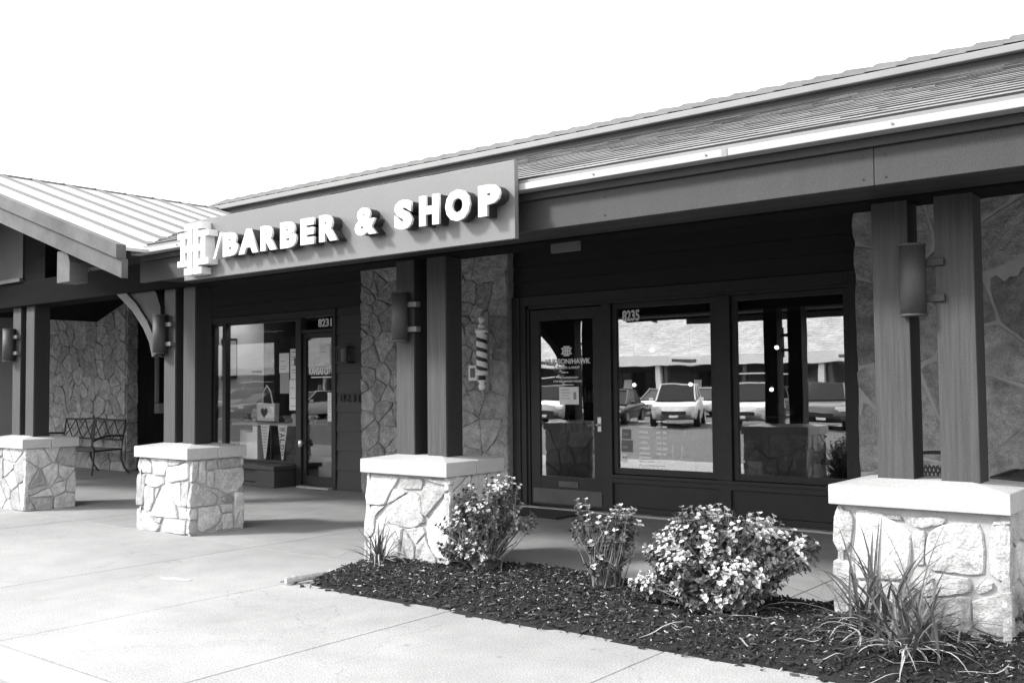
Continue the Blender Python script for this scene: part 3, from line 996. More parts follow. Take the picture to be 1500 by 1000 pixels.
# ================================================================== PIERS, POSTS, SCONCES
TR = {
'P2F': [[(-9.904,0.756),(-9.735,0.762),(-9.651,0.694),(-9.65,0.615),(-9.926,0.609),(-9.947,0.668)],[(-9.699,0.764),(-9.361,0.776),(-9.348,0.706),(-9.416,0.594),(-9.638,0.596),(-9.639,0.694)],[(-9.333,0.771),(-9.046,0.769),(-9.157,0.717),(-9.344,0.7)],[(-9.371,0.69),(-9.145,0.712),(-8.991,0.759),(-8.99,0.577),(-9.222,0.546),(-9.324,0.522),(-9.397,0.575)],[(-9.938,0.589),(-9.785,0.589),(-9.802,0.397),(-9.829,0.258),(-9.958,0.256),(-9.949,0.468)],[(-9.768,0.577),(-9.45,0.579),(-9.438,0.509),(-9.589,0.462),(-9.779,0.491)],[(-9.791,0.47),(-9.612,0.454),(-9.622,0.304),(-9.704,0.201),(-9.812,0.226)],[(-9.577,0.456),(-9.496,0.467),(-9.564,0.347),(-9.599,0.357)],[(-9.45,0.496),(-9.301,0.491),(-9.266,0.403),(-9.162,0.163),(-9.656,0.152),(-9.668,0.197)],[(-9.278,0.511),(-9.121,0.539),(-9.119,0.286),(-9.208,0.299),(-9.266,0.416)],[(-9.106,0.539),(-8.979,0.559),(-8.987,0.295),(-9.108,0.293)],[(-9.945,0.217),(-9.776,0.196),(-9.62,0.129),(-9.62,0.103),(-9.514,0.079),(-9.537,-0.001),(-9.942,-0.008)],[(-9.434,0.152),(-9.019,0.155),(-9.028,0.01),(-9.444,0.007),(-9.491,0.067)],[(-9.141,0.272),(-8.998,0.276),(-8.997,0.169),(-9.151,0.17)],[(-9.597,0.143),(-9.457,0.147),(-9.503,0.086),(-9.608,0.11)]],
'P2R': [[(5.926,0.758),(5.998,0.759),(5.994,0.646),(5.959,0.548),(5.923,0.55)],[(6.013,0.752),(6.086,0.76),(6.093,0.518),(6.009,0.556)],[(6.104,0.759),(6.223,0.764),(6.224,0.667),(6.104,0.659)],[(6.246,0.763),(6.547,0.763),(6.548,0.671),(6.246,0.672)],[(6.107,0.65),(6.186,0.638),(6.187,0.459),(6.108,0.497)],[(6.206,0.656),(6.556,0.657),(6.556,0.506),(6.486,0.413),(6.346,0.393),(6.202,0.47)],[(5.923,0.538),(5.973,0.54),(6.24,0.37),(6.218,0.296),(5.895,0.296)],[(6.15,0.455),(6.255,0.44),(6.331,0.381),(6.255,0.363)],[(6.293,0.372),(6.431,0.385),(6.431,0.301),(6.278,0.315)],[(6.263,0.285),(6.431,0.281),(6.432,0.209),(6.294,0.198)],[(6.447,0.404),(6.564,0.386),(6.565,0.018),(6.44,0.02)],[(5.895,0.284),(5.996,0.273),(5.997,0.16),(5.896,0.165)],[(5.896,0.158),(5.99,0.154),(5.99,0.016),(5.883,0.023)],[(6.015,0.278),(6.248,0.28),(6.271,0.181),(6.211,0.085),(6.034,0.017),(6.005,0.058)],[(6.226,0.058),(6.286,0.115),(6.279,0.026),(6.219,0.02)],[(6.301,0.184),(6.432,0.19),(6.432,0.021),(6.294,0.024)]],
'P3F': [[(-6.322,0.758),(-5.934,0.754),(-6.032,0.629),(-6.106,0.51),(-6.324,0.496),(-6.34,0.571)],[(-5.91,0.75),(-5.659,0.751),(-5.667,0.662),(-5.911,0.659)],[(-5.636,0.752),(-5.343,0.756),(-5.351,0.718),(-5.425,0.714),(-5.575,0.733)],[(-6.007,0.648),(-5.879,0.638),(-5.855,0.628),(-5.984,0.558),(-6.081,0.518)],[(-5.659,0.69),(-5.56,0.712),(-5.388,0.694),(-5.396,0.672),(-5.631,0.437),(-5.669,0.467),(-5.691,0.61)],[(-6.181,0.413),(-5.967,0.559),(-5.776,0.639),(-5.699,0.61),(-5.676,0.467),(-5.639,0.403),(-5.763,0.344),(-5.873,0.34),(-6.001,0.353),(-6.115,0.361)],[(-5.366,0.673),(-5.366,0.403),(-5.371,0.121),(-5.52,0.128),(-5.609,0.229),(-5.623,0.404),(-5.501,0.523)],[(-6.341,0.483),(-6.098,0.505),(-6.223,0.439),(-6.232,0.265),(-6.299,0.213),(-6.354,0.232)],[(-6.206,0.383),(-6.001,0.341),(-5.897,0.327),(-5.954,0.097),(-6.216,0.059),(-6.3,0.074),(-6.316,0.188),(-6.224,0.266)],[(-5.849,0.331),(-5.662,0.363),(-5.639,0.315),(-5.748,0.211),(-5.826,0.31)],[(-5.881,0.317),(-5.764,0.193),(-5.765,0.048),(-5.939,0.03)],[(-5.74,0.195),(-5.636,0.299),(-5.617,0.229),(-5.535,0.127),(-5.52,0.074),(-5.749,0.05)],[(-6.359,0.196),(-6.32,0.165),(-6.317,0.026),(-6.365,0.021)]],
'P4F': [[(-2.233,0.744),(-2.141,0.739),(-2.132,0.698),(-2.141,0.55),(-2.174,0.495),(-2.228,0.49),(-2.254,0.551),(-2.245,0.69)],[(-2.109,0.742),(-1.979,0.74),(-1.81,0.651),(-1.796,0.632),(-1.805,0.459),(-1.847,0.364),(-2.114,0.344),(-2.121,0.489)],[(-1.964,0.733),(-1.853,0.729),(-1.833,0.705),(-1.908,0.709)],[(-1.843,0.725),(-1.595,0.738),(-1.615,0.702),(-1.721,0.673),(-1.77,0.674)],[(-1.785,0.651),(-1.717,0.657),(-1.724,0.548),(-1.727,0.452),(-1.771,0.448),(-1.788,0.542)],[(-1.698,0.645),(-1.577,0.71),(-1.428,0.716),(-1.407,0.655),(-1.409,0.437),(-1.528,0.429),(-1.708,0.439),(-1.715,0.529)],[(-1.374,0.711),(-1.272,0.719),(-1.272,0.571),(-1.285,0.418),(-1.338,0.412),(-1.378,0.441),(-1.382,0.58)],[(-1.364,0.736),(-1.262,0.746),(-1.263,0.727),(-1.365,0.715)],[(-1.47,0.377),(-1.365,0.401),(-1.362,0.366),(-1.439,0.333),(-1.476,0.343)],[(-1.477,0.289),(-1.273,0.367),(-1.277,0.116),(-1.356,0.104),(-1.472,0.145)],[(-2.257,0.429),(-2.218,0.454),(-2.128,0.426),(-2.129,0.176),(-2.238,0.098),(-2.253,0.128),(-2.255,0.275)],[(-2.109,0.329),(-1.858,0.347),(-1.843,0.162),(-2.114,0.146)],[(-1.818,0.357),(-1.718,0.418),(-1.483,0.415),(-1.485,0.337),(-1.626,0.3),(-1.8,0.279)],[(-1.82,0.261),(-1.636,0.284),(-1.486,0.312),(-1.482,0.124),(-1.632,0.063),(-1.825,0.074)]]
}


def pier(name, label, cx, fr, rt_, R, wid=1.0):
    y0, y1 = 5.91, 6.55
    x0, x1 = cx - wid / 2 + 0.035, cx + wid / 2 - 0.035
    t = thing(name, label, 'stone pier', (cx, 6.2, 0), 'stone piers carrying the porch posts')
    core = MB().box((x0 + 0.012, y0 + 0.012, -0.03), (x1 - 0.012, y1 - 0.012, 0.78)).build('mortar_core', M_MORT, t)
    h = 0.024
    PF = lambda u, z, d: Vector((u, y0 + 0.012 - d, z))
    if fr:
        for poly in fr:
            stone(poly, PF, h, R, M_STONE, core, rough=0.007)
    else:
        for poly in rubble(x0, x1, 0.0, 0.775, 0.22, 0.2, R, 0.010):
            stone(poly, PF, h, R, M_STONE, core, rough=0.007)
    PR = lambda u, z, d: Vector((x1 - 0.012 + d, u, z))
    if rt_:
        for poly in rt_:
            stone(poly, PR, h, R, M_STONE, core, rough=0.007)
    else:
        for poly in rubble(y0 - 0.01, y1, 0.0, 0.775, 0.2, 0.19, R, 0.009):
            stone(poly, PR, h, R, M_STONE, core, rough=0.007)
    for poly in rubble(y0 - 0.01, y1, 0.0, 0.775, 0.22, 0.2, R, 0.010):
        stone(poly, lambda u, z, d: Vector((x0 + 0.012 - d, u, z)), h, R, M_STONE, core, rough=0.007)
    for poly in rubble(x0, x1, 0.0, 0.775, 0.25, 0.25, R, 0.010):
        stone(poly, lambda u, z, d: Vector((u, y1 - 0.012 + d, z)), h, R, M_STONE, core, rough=0.007)
    # cap in two slabs split along the pier, hip-topped
    cx0, cx1, cy0, cy1 = cx - wid / 2, cx + wid / 2, 5.85, 6.58
    ym = 6.22
    for (a, b_, s_) in ((cy0, ym - 0.003, 1), (ym + 0.003, cy1, -1)):
        ri = 0.24
        yi = 6.06 if s_ == 1 else 6.36
        zt, zm = 0.893, 0.928
        ya, yb = (a, b_) if s_ == 1 else (b_, a)      # ya outer edge, yb the middle split
        vs = [(cx0, ya, 0.778), (cx1, ya, 0.778), (cx1, yb, 0.778), (cx0, yb, 0.778),
              (cx0, ya, zt), (cx1, ya, zt), (cx1, yb, zt), (cx0, yb, zt),
              (cx0 + ri, yi, zm), (cx1 - ri, yi, zm), (cx1 - ri, yb, zm), (cx0 + ri, yb, zm)]
        fs = [(0, 3, 2, 1), (0, 1, 5, 4), (1, 2, 6, 5), (3, 0, 4, 7), (2, 3, 7, 11, 10, 6),
              (4, 5, 9, 8), (5, 6, 10, 9), (8, 9, 10, 11), (7, 4, 8, 11)]
        MB().quadmesh(vs, fs).build('cap_slab', M_CAP, t, bevel=0.007)
    return t


pier('stone_pier', 'leftmost pale stone pier in view, cut by the left picture edge', -12.97, None, None, random.Random(21))
pier('stone_pier', 'pale stone pier standing alone on the pavement left of the mulch bed', -9.42, TR['P2F'], TR['P2R'], random.Random(3))
pier('stone_pier', 'pale stone pier at the left end of the mulch bed behind the small grass tuft', -5.85, TR['P3F'], None, random.Random(9))
pier('stone_pier', 'large pale stone pier at the right of the mulch bed behind the long grass', -1.755, TR['P4F'], None, random.Random(4))
pier('stone_pier', 'pale stone pier beyond the left picture edge carrying the far canopy corner', -17.1, None, None, random.Random(8))

PS = [(-5.83, 'pair of brown timber posts above the pier at the left end of the mulch bed'),
      (-1.74, 'pair of brown timber posts above the nearest pier at the right'),
      (-9.40, 'pair of brown timber posts on the free-standing pier under the sign\'s left end'),
      (-12.93, 'pair of brown timber posts on the leftmost pier'),
      (-17.1, 'pair of brown timber posts beyond the left picture edge')]


def conduit_sconce(cx, label, x0, x1, y):
    t = thing('wall_sconce', label, 'sconce', (cx, y, 2.1), 'cylinder sconces on the timber posts')
    r = 0.074
    b = MB()
    b.cyl((cx, y, 1.895), (cx, y, 2.305), r, n=28)
    o = b.build('lamp_shade', M_SCON, t, bevel=0.0)
    for p in o.data.polygons:
        p.use_smooth = abs(p.normal.z) < 0.5
    for zr in (2.299, 1.888):
        MB().cyl((cx, y, zr), (cx, y, zr + 0.012), r + 0.004, n=28).build('rim', M_SCON, t)
    for z in (2.20, 1.99):
        MB().box((cx + 0.02, y + 0.02, z - 0.022), (cx + 0.17, y + 0.075, z + 0.022)).build('bracket', M_DARK if cx > -3 else M_SCAP, t, bevel=0.004)
    return t


for cx, lab in PS:
    t = thing('post_pair', lab, 'timber posts', (cx, 6.2, 0.93), 'paired timber posts on the piers')
    for s_ in (-1, 1):
        xa = cx + s_ * 0.182 - 0.105
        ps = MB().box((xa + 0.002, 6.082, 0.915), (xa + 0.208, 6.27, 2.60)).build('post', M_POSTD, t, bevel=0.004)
        MB().box((xa, 6.062, 0.915), (xa + 0.21, 6.081, 2.598)).build('lit_face', M_POST, ps, bevel=0.003)  # lighter front tone set on as its own layer, against the shade-dark sides
    if cx < -12:
        bx('spacer_block', (cx - 0.077, 6.13, 2.30), (cx + 0.077, 6.24, 2.42), M_POST, t)
conduit_sconce(-6.0, 'dark cylinder sconce on the posts beside the barber pole wall', 0, 0, 5.99)
conduit_sconce(-1.78, 'dark cylinder sconce on the nearest posts at the right', 0, 0, 6.02)
conduit_sconce(-9.66, 'dark cylinder sconce on the posts where the arched brace ends', 0, 0, 5.99)
conduit_sconce(-13.18, 'dark cylinder sconce on the leftmost posts', 0, 0, 5.99)

# ================================================================== MAIN SIGN
sg = thing('shop_sign', 'long grey fascia sign with raised white lettering BARBER & SHOP', 'sign', (-6.02, 5.2, 2.5))
bx('sign_panel', (-7.95, 5.175, 2.488), (-4.095, 5.215, 3.02), M_SIGN, sg, bevel=0.002)
bx('mounting_rail', (-7.6, 5.216, 2.62), (-4.4, 5.34, 2.66), M_BLACK, sg)
LT = [('/', -7.345, -7.215, 2.625, 2.846), ('B', -7.207, -6.999, 2.629, 2.833), ('A', -6.985, -6.72, 2.628, 2.836), ('R', -6.688, -6.482, 2.629, 2.835), ('B', -6.433, -6.232, 2.626, 2.838),
      ('E', -6.179, -6.016, 2.63, 2.838), ('R', -5.955, -5.748, 2.632, 2.840), ('&', -5.548, -5.314, 2.636, 2.845), ('S', -5.127, -4.947, 2.636, 2.851),
      ('H', -4.876, -4.686, 2.638, 2.853), ('O', -4.625, -4.40, 2.637, 2.857), ('P', -4.323, -4.134, 2.642, 2.853)]
for ch, a, b_, c_, d_ in LT:
    b0 = {'/': 0.0, '&': 0.045}.get(ch, 0.068)
    text_obj('letter', ch, a, b_, c_, d_, 5.085, 0.022, M_WHITE, sg, b0, M_WHITE, M_WHITE)
    if ch != '/':
        text_obj('letter_return', ch, a + 0.004, b_ - 0.004, c_ + 0.004, d_ - 0.004, 5.170, 0.083, M_BLACK, sg, b0)
    else:
        text_obj('letter_return', ch, a + 0.004, b_ - 0.004, c_ + 0.004, d_ - 0.004, 5.170, 0.083, M_WHITE, sg, 0.0)
b = MB()
logo_boxes(b, -7.90, -7.43, 2.515, 2.975, 5.07, 5.174)
b.build('logo', M_WHITE, sg, bevel=0.003)

# ================================================================== BARBER POLE
PX, PY = -8.07, 9.50
bp_ = thing('barber_pole', 'striped barber pole on its white bracket on the stone wall left of the barber door', 'barber pole', (PX, PY, 1.4))
r = 0.070
cyl = MB()
nseg, nz_ = 40, 60
z0, z1 = 1.63, 2.25
for j in range(nz_ + 1):
    for i in range(nseg):
        a = 2 * math.pi * i / nseg
        cyl.v.append(Vector((PX + r * math.cos(a), PY + r * math.sin(a), z0 + (z1 - z0) * j / nz_)))
for j in range(nz_):
    for i in range(nseg):
        cyl.f.append((j * nseg + i, j * nseg + (i + 1) % nseg, (j + 1) * nseg + (i + 1) % nseg, (j + 1) * nseg + i))
        ph = (j / nz_ * 4.6 + i / nseg) % 1.0
        cyl.m.append(1 if ph < 0.42 else 0)
cyl.build('striped_cylinder', [M_POLEW, M_BLACK], bp_, smooth=True)
MB().lathe([(0.0, 2.34), (0.03, 2.335), (0.05, 2.30), (0.045, 2.27), (0.03, 2.26), (0.082, 2.255), (0.085, 2.20), (0.070, 2.195)], (PX, PY, 0), 20).build('top_cap', M_POLEW, bp_, smooth=True)
MB().lathe([(0.070, 1.66), (0.084, 1.655), (0.082, 1.60), (0.05, 1.59)], (PX, PY, 0), 20).build('lower_collar', M_POLEW, bp_, smooth=True)
MB().lathe([(0.045, 1.60), (0.042, 1.53), (0.05, 1.52)], (PX, PY, 0), 20).build('black_neck', M_BLACK, bp_, smooth=True)
MB().lathe([(0.05, 1.525), (0.055, 1.50), (0.03, 1.485), (0.042, 1.46), (0.048, 1.43), (0.035, 1.39), (0.0, 1.375)], (PX, PY, 0), 20).build('finial', M_POLEW, bp_, smooth=True)
MB().lathe([(0.03, 2.33), (0.022, 2.345), (0.038, 2.37), (0.042, 2.40), (0.03, 2.435), (0.0, 2.445)], (PX, PY, 0), 20).build('finial', M_POLEW, bp_, smooth=True)
b = MB()
b.box((PX - 0.02, PY + 0.10, 1.36), (PX + 0.02, PY + 0.13, 2.50))
b.tube([(PX, PY + 0.11, 1.38), (PX, PY + 0.09, 1.33), (PX, PY + 0.03, 1.33), (PX, PY, 1.385)], 0.024, 8)
b.tube([(PX, PY + 0.11, 2.48), (PX, PY + 0.09, 2.52), (PX, PY + 0.03, 2.50), (PX, PY, 2.42)], 0.024, 8)
b.build('bracket', M_GUT, bp_)
bp_.location.z, bp_.scale.z = 1.47, 0.88
op = thing('outlet_box', 'small pale outlet plate on the stone wall beside the barber pole', 'outlet', (-8.38, 9.70, 1.67))
bx('plate', (-8.46, 9.685, 1.575), (-8.31, 9.712, 1.775), M_PAPER, op, bevel=0.006)
bx('socket_cover', (-8.42, 9.672, 1.615), (-8.35, 9.684, 1.735), M_SCAP, op, bevel=0.004)


# ================================================================== BENCH AND PATIO SET
def bench(label, loc, W=1.95, grp=None):
    t = thing('bench', label, 'bench', loc)
    X, Yb, Z0 = loc
    cxs = lambda u: X + u
    h = W / 2
    zb0, zb1 = 0.60, 0.95
    yb = Yb + 0.28
    b = MB()
    # rolled top rail with a raised middle
    top = []
    for i in range(25):
        u = -h + W * i / 24
        top.append((cxs(u), yb + 0.07, zb1 + 0.025 * math.exp(-(u / 0.35) ** 2)))
    b.tube(top, 0.020, 6)
    b.tube([(cxs(-h), yb + 0.01, zb0), (cxs(h), yb + 0.01, zb0)], 0.016, 6)
    b.tube([(cxs(-0.045), yb + 0.01, zb0), (cxs(-0.045), yb + 0.07, zb1)], 0.014, 6)
    b.tube([(cxs(0.045), yb + 0.01, zb0), (cxs(0.045), yb + 0.07, zb1)], 0.014, 6)
    b.build('back_rail', M_IRON, t)
    n = 6
    for k in range(n):
        a = -h + 0.03 + (W - 0.06) * k / n
        c = a + (W - 0.06) / n
        for (p0, p1) in ((a, c), (c, a)):
            q = MB()
            pp = []
            for i in range(9):
                s_ = i / 8
                bow = math.sin(s_ * math.pi) * 0.035 * (1 if p1 > p0 else -1)
                pp.append((cxs(p0 + (p1 - p0) * s_ + bow * 0.8), yb + 0.01 + 0.06 * s_, zb0 + (zb1 - zb0) * s_))
            q.tube(pp, 0.011, 5)
            q.build('lattice_bar', M_IRON, t)
    # seat slats
    for k in range(7):
        y = Yb - 0.24 + 0.075 * k
        MB().tube([(cxs(-h + 0.02), y, 0.425 + 0.004 * k), (cxs(0), y, 0.42 + 0.004 * k), (cxs(h - 0.02), y, 0.425 + 0.004 * k)], 0.014, 5).build('seat_slat', M_IRON, t)
    for s_ in (-1, 1, 0):
        MB().tube([(cxs(s_ * h * 0.99), Yb - 0.26, 0.425), (cxs(s_ * h * 0.99), yb, 0.44), (cxs(s_ * h * 0.99), yb + 0.02, 0.62), (cxs(s_ * h * 0.99), yb + 0.07, 0.95)], 0.017, 6).build('back_post', M_IRON, t)
    for s_ in (-1, 1):
        x_ = cxs(s_ * h)
        MB().tube([(x_, yb + 0.02, 0.68), (x_, Yb + 0.05, 0.69), (x_, Yb - 0.15, 0.655), (x_, Yb - 0.27, 0.60), (x_, Yb - 0.28, 0.53), (x_, Yb - 0.24, 0.43)], 0.018, 6).build('armrest', M_IRON, t)
    for s_ in (-1, 0, 1):
        x_ = cxs(s_ * h * 0.98)
        MB().tube([(x_, Yb - 0.24, 0.43), (x_, Yb - 0.25, 0.22), (x_, Yb - 0.28, 0.0)], [0.02, 0.017, 0.02], 6).build('leg', M_IRON, t)
        MB().tube([(x_, yb, 0.44), (x_ + 0.02, yb - 0.02, 0.28), (x_ + 0.06, yb + 0.02, 0.12), (x_ + 0.11, yb + 0.09, 0.0)], [0.02, 0.018, 0.016, 0.02], 6).build('leg', M_IRON, t)
    return t


bench('black iron bench with crossed lattice back against the left stone wall', (-17.75, 9.32, 0), 2.15)

# lattice-backed patio chair and mesh table behind the right-hand pier
t = thing('patio_chair', 'black woven metal patio chair seen between the right-hand posts', 'chair', (-2.3, 8.35, 0))
b = MB()
arch = [(-2.62 + 0.62 * i / 12, 8.0, 0.80 + 0.16 * math.sin(math.pi * (i / 12) * 0.5 + 0.55)) for i in range(13)]
b.tube([(-2.62, 8.05, 0.0)] + arch + [(-2.0, 8.05, 0.0)], 0.014, 6)
b.build('frame', M_IRON, t)
b = MB()
for i in range(20):
    u = i / 20
    for s_ in (1, -1):
        pts = []
        for k in range(7):
            uu = u + s_ * (k / 6) * 0.3
            if 0 <= uu <= 1:
                pts.append((-2.61 + 0.60 * uu, 8.005 + 0.004 * s_, 0.46 + 0.40 * k / 6))
        if len(pts) > 1:
            b.tube(pts, 0.008, 4)
b.build('woven_back', M_IRON, t, kind='stuff')
b = MB().box((-2.6, 8.05, 0.44), (-2.02, 8.5, 0.46))
b.build('seat', M_IRON, t, bevel=0.008)
for (x_, y_) in ((-2.58, 8.48), (-2.04, 8.48)):
    MB().tube([(x_, y_, 0.45), (x_ + 0.01, y_ + 0.03, 0)], 0.014, 6).build('leg', M_IRON, t)
t = thing('patio_table', 'black mesh-topped patio table right of the woven chair', 'table', (-1.35, 8.2, 0))
b = MB()
x0_, x1_, y0_, y1_ = -1.84, -0.85, 7.95, 8.75
b.box((x0_, y0_, 0.745), (x1_, y0_ + 0.03, 0.80)).box((x0_, y1_ - 0.03, 0.745), (x1_, y1_, 0.80)).box((x0_, y0_ + 0.03, 0.745), (x0_ + 0.03, y1_ - 0.03, 0.80)).box((x1_ - 0.03, y0_ + 0.03, 0.745), (x1_, y1_ - 0.03, 0.80))
b.build('frame', M_IRON, t)
b = MB()
for k in range(30):
    x_ = x0_ + 0.04 + 0.032 * k
    b.box((x_, y0_ + 0.03, 0.77), (x_ + 0.012, y1_ - 0.03, 0.778))
for k in range(22):
    y_ = y0_ + 0.05 + 0.033 * k
    b.box((x0_ + 0.03, y_, 0.779), (x1_ - 0.03, y_ + 0.012, 0.786))
b.build('mesh_top', M_IRON, t, kind='stuff')
for (x_, y_) in ((x0_ + 0.04, y0_ + 0.04), (x1_ - 0.04, y0_ + 0.04), (x0_ + 0.04, y1_ - 0.04), (x1_ - 0.04, y1_ - 0.04)):
    MB().tube([(x_, y_, 0.745), (x_, y_, 0)], 0.016, 6).build('leg', M_IRON, t)

# door mat
dm = thing('door_mat', 'dark rubber mat in front of the barber shop door', 'door mat', (-7.05, 9.35, 0))
bx('mat_sheet', (-7.55, 9.05, 0.002), (-6.6, 9.68, 0.014), M_TYRE, dm, bevel=0.003)
b = MB()
for k in range(18):
    b.box((-7.52, 9.08 + 0.033 * k, 0.0142), (-6.63, 9.095 + 0.033 * k, 0.019))
b.build('ribs', M_BLACK, dm, kind='stuff')
# ================================================================== MULCH BED
import numpy as np


def in_bed(x, y):
    if y < 4.97 + 0.02 * math.sin(x * 5) + 0.022 * noise.noise(Vector((x * 9, 0, 0))) or x > 1.6:
        return False
    yb = 6.30 + 0.05 * math.sin(x * 3.1)
    if y > yb:
        return False
    # left tip, running from the wood piece to the pier corner
    xl = -6.02 if y < 5.25 else -6.02 - (y - 5.25) * 0.55
    if x < xl + 0.03 * math.sin(y * 19):
        return False
    if -6.33 < x < -5.40 and y > 5.90:
        return False
    if -2.22 < x < -1.29 and y > 5.90:
        return False
    return True


def bed_h(x, y):
    e = min(1.0, max(0.0, (y - 4.95) / 0.35)) * min(1.0, max(0.0, (6.36 - y) / 0.12)) * min(1.0, max(0.0, (x + 6.35) / 0.5))
    return 0.008 + 0.075 * e + 0.03 * e * noise.noise(Vector((x * 1.7, y * 1.7, 3))) + 0.012 * noise.noise(Vector((x * 11, y * 11, 1))) * e \
        + 0.05 * math.exp(-((x + 1.9) ** 2 + (y - 5.7) ** 2) / 0.35)


b = MB()
st = 0.05
idx = {}
nx_, ny_ = int(8.2 / st), int(1.5 / st)
for j in range(ny_ + 1):
    for i in range(nx_ + 1):
        x, y = -6.6 + i * st, 4.93 + j * st
        idx[i, j] = len(b.v)
        b.v.append(Vector((x, y, bed_h(x, y) if in_bed(x, y) else -0.004)))
for j in range(ny_):
    for i in range(nx_):
        q = [idx[i, j], idx[i + 1, j], idx[i + 1, j + 1], idx[i, j + 1]]
        if any(in_bed(b.v[k].x, b.v[k].y) for k in q):
            b.f.append(tuple(q))
            b.m.append(0)
bed = b.build('mulch_bed', M_MULCH, None, smooth=True)
bed['kind'] = 'structure'

R4 = random.Random(44)


def chips(name, count, mi_pick, label, smin, smax, lift, mats, region=None, spill=0.0):
    vs, fs, ms_ = [], [], []
    c = 0
    while c < count:
        x, y = R4.uniform(-6.5, 1.5), R4.uniform(4.9, 6.4)
        if not in_bed(x, y):
            if R4.random() > spill or y > 5.2 or x < -6.3:
                continue
            z = 0.002
        else:
            z = bed_h(x, y)
        if x > -0.6 and R4.random() < 0.8:
            c += 1
            continue
        L_ = smin + (smax - smin) * R4.random() ** 2.2
        W_ = L_ * R4.uniform(0.18, 0.5)
        T_ = L_ * R4.uniform(0.08, 0.2)
        M = Matrix.Translation((x, y, z + R4.uniform(0, lift))) @ Matrix.Rotation(R4.uniform(0, 6.28), 4, 'Z') @ Matrix.Rotation(R4.gauss(0, 0.35), 4, 'Y') @ Matrix.Rotation(R4.gauss(0, 0.5), 4, 'X')
        n = len(vs)
        for (a, b2, c2) in ((-.5, -.5, -.5), (.5, -.3, -.5), (.4, .5, -.5), (-.5, .4, -.5), (-.45, -.4, .5), (.5, -.25, .5), (.35, .45, .5), (-.4, .35, .5)):
            vs.append(M @ Vector((a * L_, b2 * W_, c2 * T_)))
        fs += [tuple(n + i for i in f) for f in ((4, 5, 6, 7), (0, 1, 5, 4), (1, 2, 6, 5), (2, 3, 7, 6), (3, 0, 4, 7))]
        ms_ += [mi_pick()] * 5
        c += 1
    q = MB()
    q.v, q.f, q.m = vs, fs, ms_
    o = q.build(name, mats, None)
    o['kind'] = 'stuff'
    tag(o, label, name.replace('_', ' '))
    return o


chips('bark_mulch', 23000, lambda: R4.choice((0, 0, 0, 0, 1)), 'dark shredded bark mulch covering the planting bed', 0.012, 0.055, 0.014, [M_CHIP, M_CHIPM], spill=0.10)
chips('leaf_litter', 3000, lambda: 0 if R4.random() < 0.8 else 1, 'pale straw flakes and dry scraps strewn over the dark mulch', 0.007, 0.034, 0.02, [M_CHIPL, M_CHIPM], spill=0.10)

lg = thing('wood_piece', 'pale weathered stick of wood lying at the left tip of the mulch bed', 'wood piece', (-6.05, 5.1, 0.03))
b = MB()
p0, p1 = Vector((-6.13, 4.88, 0.036)), Vector((-6.02, 5.30, 0.05))
b.tube([p0.lerp(p1, t) + Vector((R4.uniform(-1, 1), R4.uniform(-1, 1), R4.uniform(-1, 1))) * 0.004 for t in (0, .2, .4, .6, .8, 1)], [0.026, 0.031, 0.028, 0.030, 0.027, 0.033], 9)
b.build('stick', M_LOG, lg)
pt = MB().prism([(-7.20, 4.47), (-7.10, 4.44), (-7.0, 4.47), (-6.88, 4.53), (-6.90, 4.58), (-7.0, 4.555), (-7.12, 4.56), (-7.17, 4.52)], 0.0018, 0.0035, plane='XY')
pt = pt.build('pavement_patch', mat('pale_patch', 0.38, 0.85, 0.25, 12, 0.2, 60))
pt['kind'] = 'structure'


# ================================================================== PLANTS
def ribbon(b, pts, wds, mi=0, fold=0.25):
    """a blade: V-folded ribbon along pts"""
    n = len(b.v)
    for i, p in enumerate(pts):
        d = (pts[min(i + 1, len(pts) - 1)] - pts[max(i - 1, 0)]).normalized()
        s_ = d.cross(Vector((0, 0, 1)))
        s_ = s_.normalized() if s_.length > 1e-3 else Vector((1, 0, 0))
        u = s_.cross(d).normalized()
        w_ = wds[i]
        b.v += [p - s_ * w_ + u * w_ * fold, p, p + s_ * w_ + u * w_ * fold]
    for i in range(len(pts) - 1):
        a = n + 3 * i
        b.f += [(a, a + 1, a + 4, a + 3), (a + 1, a + 2, a + 5, a + 4)]
        b.m += [mi, mi]


def blade_pts(o, az, L_, lean, droop, n=8):
    pts = []
    p = Vector(o)
    el = math.pi / 2 - lean
    for i in range(n):
        pts.append(p.copy())
        p = p + Vector((math.cos(az) * math.cos(el), math.sin(az) * math.cos(el), math.sin(el))) * (L_ / (n - 1))
        el -= droop / (n - 1) * (0.4 + 1.3 * i / n)
        az += R4.gauss(0, 0.03)
    return pts


